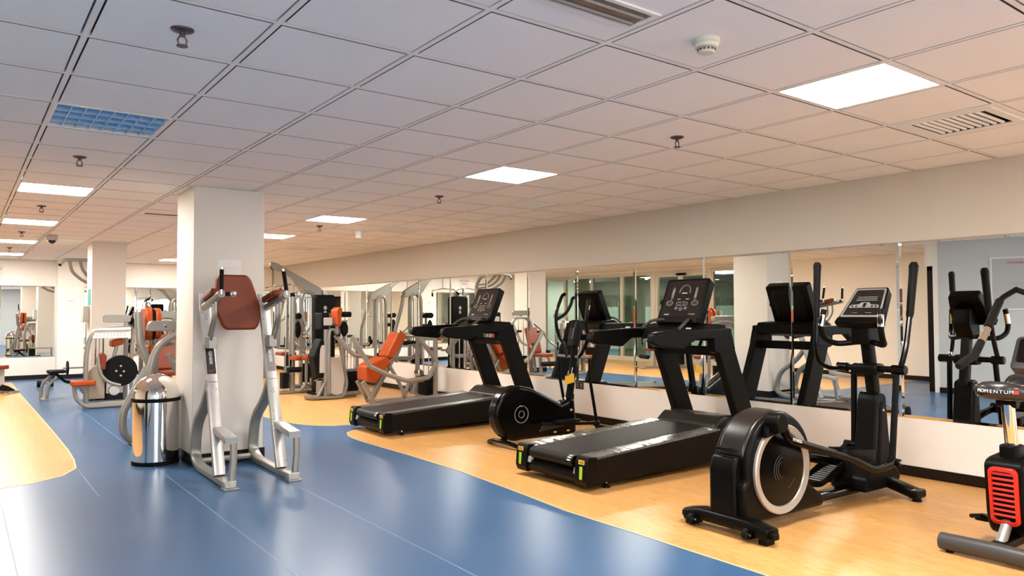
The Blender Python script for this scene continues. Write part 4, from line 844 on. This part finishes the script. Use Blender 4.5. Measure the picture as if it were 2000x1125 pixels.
# ---- R1: lat pulldown tower, plane y = 13.2
def lat_machine(loc, label, full=True):
    t = thing('lat_pulldown_machine', label, 'gym machine', loc, 0, 'lat pulldown towers')
    # local x = world x - 5.0
    lp = rpoly([(-.56, 2.20), (-.55, 2.27), (-.44, 2.25), (.40, 1.80), (.46, 1.66), (.36, 1.66), (.05, 1.72), (-.02, 1.78), (-.16, 1.98), (-.35, 2.10), (-.50, 2.13)], .03)
    B().prism(lp, -.035, .035).build('boom', SILVER, t, bevel=.008)
    FR(t, [(.02, 0, .05), (.02, 0, 1.60), (.06, 0, 1.74), (.22, 0, 1.74), (.27, 0, 1.60), (.27, 0, .05)], .09, .06, 'arch_frame', .1)
    FR(t, [(.40, 0, 1.76), (.46, 0, 1.45), (.60, 0, 1.0), (.62, 0, .05)], .07, .06, 'rear_brace')
    FR(t, [(-.18, 0, .90), (.10, 0, .62), (.16, 0, .50), (.16, -.12, .04)], .05, .045, 'front_leg', .06)
    FR(t, [(-.35, 0, .03), (.66, 0, .03)], .09, .06, 'base_rail'); FR(t, [(.02, -.35, .03), (.02, .35, .03)], .06, .06, 'cross_rail', side=(1, 0, 0))
    rods(t, (.145, .0), .06, 1.66, .045); plates(t, (.145, .0), 13, .085, .11)
    for z in (1.30, 1.08): B().cyl((-.10, -.22, z), (-.10, .22, z), .055 if z > 1.2 else .045, n=16).build('roller_pad', RUBBER, t, bevel=.01)
    B().ell((-.10, -.16, 1.06), .06, .03, .15).build('hip_pad', RUBBER, t); FR(t, [(-.10, 0, .85), (-.10, 0, 1.32), (.02, 0, 1.36)], .05, .04, 'pad_stem', .04)
    pad(t, [(-.40, .60), (-.12, .60), (-.12, .66), (-.40, .66)], -.17, .17, ORANGESH, 'seat'); FR(t, [(-.26, 0, .60), (-.26, 0, .05)], .05, .05, 'seat_post')
    b = lab(B().tube([(-.56, -.52, 1.72), (-.50, -.42, 1.82), (-.50, 0, 1.85), (-.50, .42, 1.82), (-.56, .52, 1.72)], .014, 8).build('lat_bar', CHROME, t), 'bent chrome pull bar')
    for s in (-1, 1): B().tube([(-.565, s*.53, 1.71), (-.53, s*.47, 1.77)], .02).build('rubber_grip', RUBBER, b)
    B().cyl((-.50, 0, 1.85), (-.50, 0, 2.13), .005, n=6).build('pull_cable', BLACK, t); B().cyl((-.49, -.02, 2.19), (-.49, .02, 2.19), .06).build('pulley', RUBBER, t)
    return t
r1 = lat_machine((5.0, 13.2, 0), 'tall grey lat pulldown tower, its boom rising right of the front pillar')
# ---- R4: second tower farther back, mostly hidden
dup(r1, (4.55, 15.6, 0), rad(8), 'second lat pulldown tower, farther back and mostly hidden by the dip station')
# ---- R5: multi station post between
def post_station(loc):
    t = thing('cable_station', 'grey cable column with round red seats directly right of the dip station', 'gym machine', loc)
    FR(t, [(0, 0, .03), (0, 0, 1.68)], .10, .07, 'column'); FR(t, [(-.30, 0, .03), (.34, 0, .03)], .10, .05, 'base_rail'); FR(t, [(0, -.02, 1.66), (.10, -.02, 1.70), (.22, -.02, 1.15)], .04, .04, 'upper_arm', .04)
    B().tube([(-.32, 0, 1.80), (-.05, 0, 1.84), (.12, 0, 1.80), (.20, 0, 1.74)], .012).build('pull_bar', CHROME, t); B().cyl((0, 0, 1.68), (0, 0, 1.84), .02).build('bar_stem', SILVER, t)
    for x in (.0, .17): B().lathe([(0, .575), (.085, .575), (.09, .60), (.085, .635), (0, .64)], (x, -.14, 0), 20).build('round_pad', ORANGE, t, bevel=.004)
    FR(t, [(.0, -.14, .575), (.17, -.14, .575)], .04, .03, 'pad_bracket'); FR(t, [(.19, -.14, .56), (.19, -.14, .14), (.08, -.1, .04)], .05, .045, 'seat_post', .06)
    FR(t, [(.0, 0, .62), (.5, 0, .64)], .05, .05, 'cross_arm'); B().cyl((-.14, -.15, .41), (.10, -.15, .41), .045).build('roller_pad', RUBBER, t, bevel=.01); B().box((-.10, -.06, .46), (-.04, .06, .66)).build('control_box', BLACK, t, bevel=.01)
    B().cyl((-.11, .02, .04), (-.11, .02, 1.7), .01).build('guide_rod', CHROME, t); B().cyl((-.08, -.07, .04), (-.08, -.07, 1.7), .01).build('guide_rod', CHROME, t)
    plates(t, (-.13, 0), 10, .06, .08)
post_station((4.55, 12.35, 0))
# ---- R2: back extension machine with black pads, plane y = 11.2
def back_machine():
    t = thing('torso_machine', 'grey weight machine with black roller pads behind the chest press', 'gym machine', (4.70, 11.25, 0))
    arch = fil([(-.02, -.14, .10), (-.03, -.14, .95), (-.02, -.14, 1.09), (.06, -.14, 1.10), (.15, -.14, .96), (.22, -.14, .55), (.28, -.14, .22), (.22, -.14, .05), (.13, -.14, .03), (-.34, -.14, .05)], .09, 6)
    B().bar(arch, .10, .035).build('side_frame', SILVER, t); lab(B().prism([(-.01, .10), (-.01, .66), (.18, .66), (.24, .3), (.2, .08), (.1, .06)], -.16, -.13).build('side_cover', GREYP, t, bevel=.006), 'light grey side cover')
    FR(t, [(-.04, -.10, .03), (-.04, -.10, 1.35)], .06, .10, 'post'); FR(t, [(-.35, .0, .04), (.5, .0, .04)], .08, .06, 'base_rail')
    FR(t, [(-.35, -.14, .05), (-.20, -.14, .05), (-.06, -.14, .32), (-.04, -.14, .1)], .04, .04, 'foot_brace', .08)
    B().box((-.16, -.16, 1.10), (-.02, .12, 1.36)).build('shoulder_block', RUBBER, t, bevel=.02); B().box((-.12, -.17, 1.16), (.02, -.155, 1.28)).build('block_plate', GREYP, t, bevel=.004)
    B().cyl((.16, -.10, 1.33), (.36, -.10, 1.33), .045).build('roller_pad', RUBBER, t, bevel=.01); B().ell((.24, -.12, 1.10), .065, .06, .12).build('shoulder_pad', RUBBER, t)
    FR(t, [(.04, -.10, 1.20), (.30, -.10, 1.22)], .04, .04, 'pad_arm')
    pad(t, [(.08, 1.16), (.14, 1.14), (.17, 1.42), (.13, 1.45), (.07, 1.40)], -.22, .02, ORANGE, 'chest_pad', r=.02); FR(t, [(.13, -.1, .95), (.13, -.1, 1.2)], .05, .04, 'pad_stem')
    pad(t, [(-.27, .66), (-.20, .62), (-.09, .92), (-.14, .96)], -.12, .14, RUBBER, 'black_back_pad'); pad(t, [(-.20, .33), (-.08, .35), (-.12, .70), (-.26, .66)], -.1, .12, RUBBER, 'black_seat_pad'); B().box((-.16, -.12, .42), (-.07, -.1, .85)).build('adjuster_plate', GREYP, t)
    lab(B().cyl((-.14, -.06, .10), (-.14, -.06, .30), .055).build('tank_base', SILVER, t), 'round base'); B().tube([(-.22, -.06, .30), (-.14, -.06, .34), (-.04, -.06, .30)], .012).build('knob_bar', CHROME, t)
    FR(t, [(.29, 0, .03), (.29, 0, 1.05)], .06, .05, 'stack_post'); FR(t, [(.52, 0, .03), (.52, 0, .95)], .05, .05, 'stack_post'); FR(t, [(.29, 0, .43), (.54, 0, .43)], .05, .05, 'stack_beam')
    FR(t, [(.27, -.05, .07), (.56, -.05, .07)], .06, .07, 'stack_base'); rods(t, (.41, 0), .05, 1.0, .06); plates(t, (.41, .0), 12, .10, .07)
    t2 = thing('stack_shroud', 'tall black rounded shroud with a white emblem behind the roller pads', 'gym machine', (4.93, 11.95, 0))
    B().prism(rr(.36, 1.62, .05, cx=0, cy=.85), -.08, .08).build('shroud', BLACK, t2, bevel=.02); B().box((-.2, -.2, 0), (.2, .2, .05)).build('shroud_foot', BLACKM, t2)
    e = B().ell((0, -.082, 1.44), .03, .004, .035).ell((0, -.082, 1.36), .026, .004, .03).build('emblem', INKG, t2)
back_machine()
# ---- R3: chest press
def chest_press():
    t = thing('chest_press_machine', 'grey chest press with orange pads and bent lever arms beside the far treadmill', 'gym machine', (5.2, 10.25, 0))
    X = lambda x: x-5.2
    pad(t, [(X(5.16), .70), (X(5.28), .66), (X(5.50), 1.0), (X(5.46), 1.05), (X(5.36), 1.05)], -.15, .15, ORANGE, 'backrest')
    lab(pad(t, [(X(5.30), .66), (X(5.40), .66), (X(5.55), 1.0), (X(5.47), 1.0)], -.05, .05, SILVER, 'backrest_support', r=.01, bev=.006), 'grey support')
    pad(t, [(X(4.83), .36), (X(4.83), .56), (X(4.90), .60), (X(5.16), .70), (X(5.24), .62), (X(4.98), .31)], -.17, .17, ORANGE, 'seat')
    FR(t, [(X(4.96), 0, .03), (X(5.22), 0, .46), (X(5.44), 0, .85)], .08, .085, 'main_spar', .04); FR(t, [(X(4.80), -.10, .34), (X(4.98), -.10, .02)], .06, .07, 'front_leg'); FR(t, [(X(4.80), .10, .34), (X(4.98), .10, .02)], .05, .055, 'front_leg')
    FR(t, [(X(5.25), -.06, .56), (X(5.38), -.06, .36), (X(5.54), -.10, .02)], .05, .05, 'cross_brace', .03); FR(t, [(X(5.50), -.02, .02), (X(5.62), -.02, .28), (X(5.95), -.02, .30)], .06, .06, 'pivot_base', .06)
    FR(t, [(X(4.95), 0, .03), (X(5.9), 0, .03)], .08, .05, 'base_rail'); FR(t, [(X(5.60), -.04, .27), (X(5.72), -.04, .30), (X(5.66), -.04, .10)], .08, .09, 'counter_weight', .03)
    for y, p in ((-.33, [(4.52, 1.02), (4.80, .58), (5.12, .43), (5.40, .335), (5.78, .36), (5.93, .60), (5.59, 1.0)]), (.33, [(4.56, 1.02), (4.84, .72), (5.22, .645), (5.84, .625), (6.02, .72), (5.70, 1.02)])):
        o = FR(t, [(X(a), y, b) for a, b in p], .06, .065, 'lever_arm', .045); B().cyl((X(p[0][0]), y-.12 if y > 0 else y, p[0][1]), (X(p[0][0]), y if y > 0 else y+.12, p[0][1]), .02).build('hand_grip', RUBBER, o)
        lab(FR(t, [(X(p[-1][0]), y, p[-1][1]), (X(p[-1][0]), 0, p[-1][1])], .045, .045, 'arm_bridge', mat=SILVER), 'bridge bar')
    B().cyl((X(5.80), -.07, .42), (X(5.80), .07, .42), .055).build('pivot_bearing', CHROME, t, bevel=.01)
    for s in (-1, 1): B().cyl((X(5.50), s*.06, .88), (X(5.68), s*.10, .90), .022).build('rear_grip', RUBBER, t)
    FR(t, [(X(5.93), -.28, .02), (X(5.93), -.28, .95)], .05, .07, 'stack_post'); FR(t, [(X(5.93), .28, .02), (X(5.93), .28, .95)], .05, .07, 'stack_post'); FR(t, [(X(5.93), -.28, .95), (X(5.93), .28, .95)], .05, .06, 'stack_beam', side=(1, 0, 0)); FR(t, [(X(5.93), -.28, .04), (X(5.93), .28, .04)], .06, .06, 'stack_base', side=(1, 0, 0))
    for s in (-1, 1): B().cyl((X(5.93), s*.08, .05), (X(5.93), s*.08, .93), .01).build('guide_rod', CHROME, t)
    b = B(); 
    for k in range(11): b.box((X(5.87), -.15, .07+k*.027), (X(5.99), .15, .07+k*.027+.023))
    b.build('weight_stack', RUBBER, t)
    B().box((X(5.88), -.12, 1.0), (X(5.98), .12, 1.14)).build('instruction_box', GREYP, t, bevel=.01)
chest_press()
# ---- L2: pectoral machine beside the bin
def pec_machine():
    t = thing('chest_fly_machine', 'grey weight machine with tall orange back pad between the two pillars, next to the bin', 'gym machine', (1.9, 8.55, 0))
    X = lambda x: x-1.9
    FR(t, [(X(1.66), 0, .03), (X(1.46), 0, .03), (X(1.37), 0, .15), (X(1.375), 0, .34), (X(1.61), 0, .80)], .085, .075, 'front_curve', .07)
    FR(t, [(X(1.63), 0, .62), (X(1.615), 0, .82), (X(1.525), 0, 1.06), (X(1.505), 0, 1.37)], .085, .07, 'handle_post', .05)
    FR(t, [(X(1.48), -.45, .04), (X(1.53), -.45, .75), (X(1.60), -.45, 1.03), (X(1.80), -.45, 1.16), (X(2.22), -.45, 1.17), (X(2.42), -.45, 1.02), (X(2.44), -.45, .04)], .09, .065, 'arch_frame', .14)
    B().prism(rpoly([(X(1.50), 1.175), (X(1.53), 1.28), (X(2.25), 1.28), (X(2.25), 1.175)], .04), -.46, -.38).build('cam_bracket', SILVER, t, bevel=.006); B().cyl((X(1.66), -.485, 1.235), (X(1.685), -.455, 1.215), .008).build('lock_pin', INKD, t)
    B().prism(rpoly([(.03, 1.07), (.33, 1.07), (.37, 1.22), (.34, 1.38), (.28, 1.42), (.08, 1.42), (.02, 1.38), (-.01, 1.22)], .05), X(1.58), X(1.655), 'x').build('backrest', ORANGE, t, bevel=.02, seg=3)
    lab(B().prism(rr(.33, .33, .06, cx=.18, cy=1.24), X(1.66), X(1.675), 'x').build('backrest_board', RUBBER, t, bevel=.004), 'black board between the cushions')
    B().prism(rpoly([(.03, 1.08), (.33, 1.08), (.37, 1.22), (.34, 1.37), (.28, 1.41), (.08, 1.41), (.02, 1.37), (-.01, 1.22)], .05), X(1.68), X(1.74), 'x').build('rear_cushion', ORANGE, t, bevel=.02, seg=3)
    B().prism(rpoly([(.05, .84), (.31, .84), (.34, .95), (.30, 1.02), (.06, 1.02), (.02, .95)], .05), X(1.62), X(1.69), 'x').build('lumbar_pad', ORANGE, t, bevel=.02, seg=3)
    FR(t, [(X(1.72), .18, .30), (X(1.715), .18, 1.1)], .05, .05, 'backrest_post'); FR(t, [(X(1.72), .18, 1.0), (X(2.2), -.1, 1.10)], .04, .04, 'top_link')
    B().prism(rr(.30, .32, .05, cx=X(1.72), cy=.18), .50, .57, 'z').build('seat', ORANGESH, t, bevel=.02, seg=3); FR(t, [(X(1.74), .18, .03), (X(1.74), .18, .5)], .06, .06, 'seat_post')
    FR(t, [(X(1.80), .02, .92), (X(2.0), .02, .50), (X(2.04), .02, .03)], .055, .05, 'rear_leg', .05); FR(t, [(X(1.50), .0, .03), (X(2.46), .0, .03)], .07, .05, 'base_rail'); FR(t, [(X(2.44), -.48, .03), (X(2.44), .35, .03)], .07, .05, 'cross_rail', side=(1, 0, 0)); FR(t, [(X(1.48), -.48, .03), (X(1.48), .1, .03)], .07, .05, 'cross_rail', side=(1, 0, 0))
    B().prism(rr(.40, .30, .03, cx=X(1.98), cy=.98), -.40, -.385).build('stack_cover', GREYP, t, bevel=.004); rods(t, (X(2.1), -.45), .05, 1.14, .07); plates(t, (X(2.1), -.45), 13, .12, .07)
pec_machine()
# ---- L1: machine with white instruction hood and large black disc
def curl_machine():
    t = thing('leg_curl_machine', 'grey leg machine with big black cam disc and white instruction hood beside the back pillar', 'gym machine', (1.75, 12.35, 0))
    X = lambda x: x-1.75
    FR(t, [(X(1.49), -.10, .06), (X(1.485), -.10, .72), (X(1.52), -.10, .98), (X(1.60), -.10, 1.12), (X(2.05), -.10, 1.15)], .10, .055, 'front_frame', .1)
    lab(B().prism(rpoly([(X(1.55), 1.00), (X(1.60), 1.11), (X(2.05), 1.13), (X(2.05), 1.00)], .02), -.17, -.12).build('instruction_hood', PAPER, t, bevel=.004), 'white instruction panel')
    B().prism(rpoly([(X(1.57), 1.115), (X(1.66), 1.15), (X(2.05), 1.155), (X(2.05), 1.12)], .01), -.20, .10).build('hood_top', WHITEP, t, bevel=.006)
    q = B()
    for k in range(9):
        for r_ in range(3): q.box((X(1.60)+k*.045, -.1712, 1.03+r_*.018), (X(1.625)+k*.045-.006*(r_ % 2), -.1703, 1.036+r_*.018))
    q.build('hood_print', INKG, t, smooth=False)
    B().prism([(X(1.53), .12), (X(1.53), .52), (X(1.60), .60), (X(1.74), .66), (X(1.74), .12)], -.04, .0).build('tan_cover', TAN, t, bevel=.006)
    B().cyl((X(1.93), -.14, .52), (X(1.93), -.06, .52), .225, n=48).build('cam_disc', RUBBER, t, bevel=.01)
    for a, b in ((-.06, .0), (.0, .07), (.04, -.01), (.0, -.07)): B().cyl((X(1.93)+a, -.148, .52+b), (X(1.93)+a, -.138, .52+b), .014).build('disc_bolt', GREYP, t)
    FR(t, [(X(1.62), -.18, .74), (X(1.66), -.18, .48), (X(1.76), -.18, .36), (X(1.92), -.18, .31)], .06, .045, 'pad_lever', .1)
    pad(t, [(X(1.66), .58), (X(1.72), .54), (X(1.74), .75), (X(1.70), .79), (X(1.65), .78)], -.2, .0, ORANGESH, 'shin_pad', r=.02)
    pad(t, [(X(1.82), .86), (X(1.98), .90), (X(1.98), 1.0), (X(1.82), .97)], -.05, .2, ORANGE, 'knee_pad', r=.03)
    FR(t, [(X(1.90), -.02, .92), (X(1.84), -.02, .66)], .05, .05, 'pad_stem')
    FR(t, [(X(1.33), -.20, .30), (X(1.36), -.20, .14), (X(1.48), -.20, .03), (X(2.1), -.20, .03)], .055, .05, 'seat_rail', .12); FR(t, [(X(1.45), -.1, .05), (X(2.1), -.1, .05)], .10, .07, 'base_rail'); FR(t, [(X(1.33), -.20, .30), (X(1.33), -.20, .34)], .06, .05, 'seat_bracket')
    B().prism(rr(.30, .26, .04, cx=X(1.445), cy=-.16), .335, .41, 'z').build('seat', ORANGE, t, bevel=.02, seg=3)
    B().cyl((X(1.84), -.2, .24), (X(1.84), -.08, .24), .07).build('roller', GREYP, t, bevel=.01)
    FR(t, [(X(2.10), -.10, .05), (X(2.06), -.10, .5), (X(2.10), -.10, 1.12)], .07, .05, 'rear_frame', .1)
    B().prism(rpoly([(X(1.73), 1.225), (X(1.73), 1.335), (X(2.1), 1.335), (X(2.1), 1.225)], .04), .12, .18).build('cam_bracket', SILVER, t, bevel=.006); FR(t, [(X(2.04), .15, .05), (X(2.04), .15, 1.24)], .06, .06, 'bracket_post')
    rods(t, (X(1.68), .10), .06, 1.1, .05); plates(t, (X(1.68), .10), 12, .09, .07)
curl_machine()
# ---- generic seated machine seen behind others and in the mirror
def seated_machine(loc, rz, label, mat=ORANGE):
    t = thing('seated_weight_machine', label, 'gym machine', loc, rz)
    FR(t, [(.35, -.28, .03), (.35, -.28, 1.05), (.35, -.18, 1.24), (.35, .18, 1.24), (.35, .28, 1.05), (.35, .28, .03)], .09, .06, 'arch_frame', .14, side=(1, 0, 0))
    B().prism(rr(.46, .11, .04, cx=.0, cy=1.34), .32, .38, 'x').build('bracket', SILVER, t, bevel=.006); FR(t, [(.35, 0, 1.24), (.35, 0, 1.32)], .06, .06, 'bracket_stem')
    for s in (-1, 1): B().cyl((.35, s*.07, .05), (.35, s*.07, 1.2), .011).build('guide_rod', CHROME, t)
    b = B()
    for k in range(12): b.box((.28, -.15, .08+k*.027), (.42, .15, .08+k*.027+.023))
    b.build('weight_stack', RUBBER, t)
    FR(t, [(-.75, 0, .03), (.38, 0, .03)], .09, .06, 'base_rail'); FR(t, [(-.72, -.25, .03), (-.72, .25, .03)], .06, .05, 'front_foot', side=(1, 0, 0)); FR(t, [(.35, -.34, .03), (.35, .34, .03)], .07, .06, 'rear_foot', side=(1, 0, 0))
    FR(t, [(-.35, 0, .03), (-.32, 0, .40)], .07, .06, 'seat_post'); B().prism(rr(.40, .32, .05, cx=-.38, cy=0), .42, .49, 'z').build('seat', mat, t, bevel=.02, seg=3)
    pad(t, [(-.20, .50), (-.12, .48), (.05, 1.0), (-.03, 1.04)], -.15, .15, mat); FR(t, [(-.16, 0, .10), (.04, 0, .98)], .06, .05, 'back_spar')
    for s in (-1, 1):
        o = FR(t, [(.25, s*.30, 1.10), (.05, s*.36, .95), (-.15, s*.38, .72), (-.50, s*.34, .62)], .045, .045, 'lever_arm', .1, side=(0, 1, 0)); B().cyl((-.50, s*.34, .55), (-.50, s*.34, .72), .018).build('hand_grip', RUBBER, o)
    B().cyl((-.62, -.2, .28), (-.62, .2, .28), .05).build('roller_pad', RUBBER, t, bevel=.01)
    return t
l3 = seated_machine((2.62, 12.66, 0), rad(90), 'rust red padded seated machine half hidden behind the machine with the big black disc', ORANGESH)
o = dup(l3, (-1.0, 14.9, 0), rad(160), 'rust red padded seated machine by the glazed wall, reflected left of the near treadmill console')
o = dup(l3, (-1.3, 12.3, 0), rad(200), 'rust red padded seated machine by the double doors, reflected behind the near treadmill console')
# ---- bench, barbell, dumbbell, pull up station, bench at frame edge
t = thing('leg_curl_bench', 'low black padded bench frame on curved silver legs at left, behind the orange seat', 'bench', (1.42, 13.95, 0))
FR(t, [(-.28, -.14, .02), (-.25, -.14, .25), (-.14, -.14, .36)], .05, .045, 'front_leg', .06); FR(t, [(-.34, .12, .02), (-.32, .12, .25), (-.18, .12, .38)], .05, .045, 'front_leg', .06)
FR(t, [(-.30, -.22, .012), (-.30, .22, .012)], .10, .02, 'foot_bar', side=(1, 0, 0))
FR(t, [(-.22, -.05, .44), (-.10, -.05, .36), (-.02, -.05, .27), (.08, -.05, .25), (.34, -.05, .27)], .05, .05, 'black_rail', .06, mat=GLOSS)
B().prism(rr(.26, .30, .05, cx=-.14, cy=0), .41, .46, 'z').build('black_pad', RUBBER, t, bevel=.02); B().cyl((-.22, -.2, .42), (-.22, .2, .42), .035).build('roller_pad', GLOSS, t, bevel=.01)
FR(t, [(.20, 0, .25), (.20, 0, .14), (.28, 0, .03), (.45, 0, .03)], .055, .05, 'rear_leg', .1); FR(t, [(.40, -.2, .02), (.40, .2, .02)], .05, .03, 'foot_bar', side=(1, 0, 0))
t = thing('barbell', 'thin bar with one upright plate resting on the low bench', 'barbell', (1.62, 14.04, 0))
B().cyl((-.24, 0, .478), (.40, .02, .478), .013).build('bar', SILVER, t); B().cyl((-.19, 0, .478), (-.165, 0, .478), .115, n=28).build('plate', RUBBER, t, bevel=.006)
FR(t, [(.36, .02, .012), (.36, .02, .462)], .04, .04, 'stand')
t = thing('dumbbell', 'small black dumbbell lying on the blue floor by the back wall', 'dumbbell', (1.33, 16.4, 0))
B().cyl((-.12, 0, .06), (.12, 0, .06), .014).build('handle', CHROME, t)
for s in (-1, 1): B().cyl((s*.06, 0, .06), (s*.13, 0, .06), .06, n=6 if False else 18).build('weight_head', RUBBER, t, bevel=.008)
t = thing('flat_bench', 'corner of a padded bench with brick red cushion at the left frame edge', 'bench', (.42, 15.5, 0))
B().prism(rr(.60, .30, .05, cx=0, cy=0), .42, .49, 'z').build('cushion', ORANGESH, t, bevel=.02, seg=3); FR(t, [(.20, 0, .42), (.20, 0, .05)], .12, .08, 'rear_leg', mat=GREYP); FR(t, [(-.2, 0, .42), (-.2, 0, .05)], .07, .07, 'front_leg'); FR(t, [(-.4, 0, .03), (.46, 0, .03)], .10, .04, 'base_rail')
FR(t, [(.33, -.22, .02), (.33, .22, .02)], .08, .03, 'foot_bar', side=(1, 0, 0)); B().prism([(.14, .06), (.40, .05), (.30, .12), (.20, .16)], -.10, .02).build('foot_rest', RUBBER, t, bevel=.01)
t = thing('pull_up_station', 'grey pull up frame with curved top bars beside the back pillar', 'pull up frame', (2.05, 15.3, 0))
FR(t, [(0, .3, .03), (0, .3, 2.10), (-.05, 0.1, 2.30), (-.08, -.4, 2.31)], .09, .07, 'upright', .2, side=(1, 0, 0)); FR(t, [(0, -.5, .03), (0, .5, .03)], .09, .06, 'base_rail', side=(1, 0, 0)); FR(t, [(-.35, .4, .03), (.35, .4, .03)], .07, .06, 'cross_rail')
FR(t, [(-.64, -.30, 2.22), (-.58, -.30, 2.30), (.1, -.30, 2.31), (.16, -.30, 2.22)], .055, .055, 'top_bar', .04); B().cyl((-.655, -.30, 2.19), (-.60, -.30, 2.28), .026).build('rubber_grip', RUBBER, t)
for k, r in enumerate((.0, .10, .19)): FR(t, [(-.50+r*1.6, -.28, 2.29), (-.46+r*1.6, -.2, 2.10+r*.5), (-.28+r, -.05, 1.95+r*.6), (0, .28, 1.86+r)], .06, .05, 'curved_bar', .14)
FR(t, [(0, .30, 1.25), (-.02, -.1, 1.28)], .06, .05, 'arm_rest', side=(1, 0, 0)); B().prism(rr(.26, .40, .04, cx=0, cy=1.2), -.02, .04).build('back_pad', ORANGESH, t, bevel=.015) if False else None
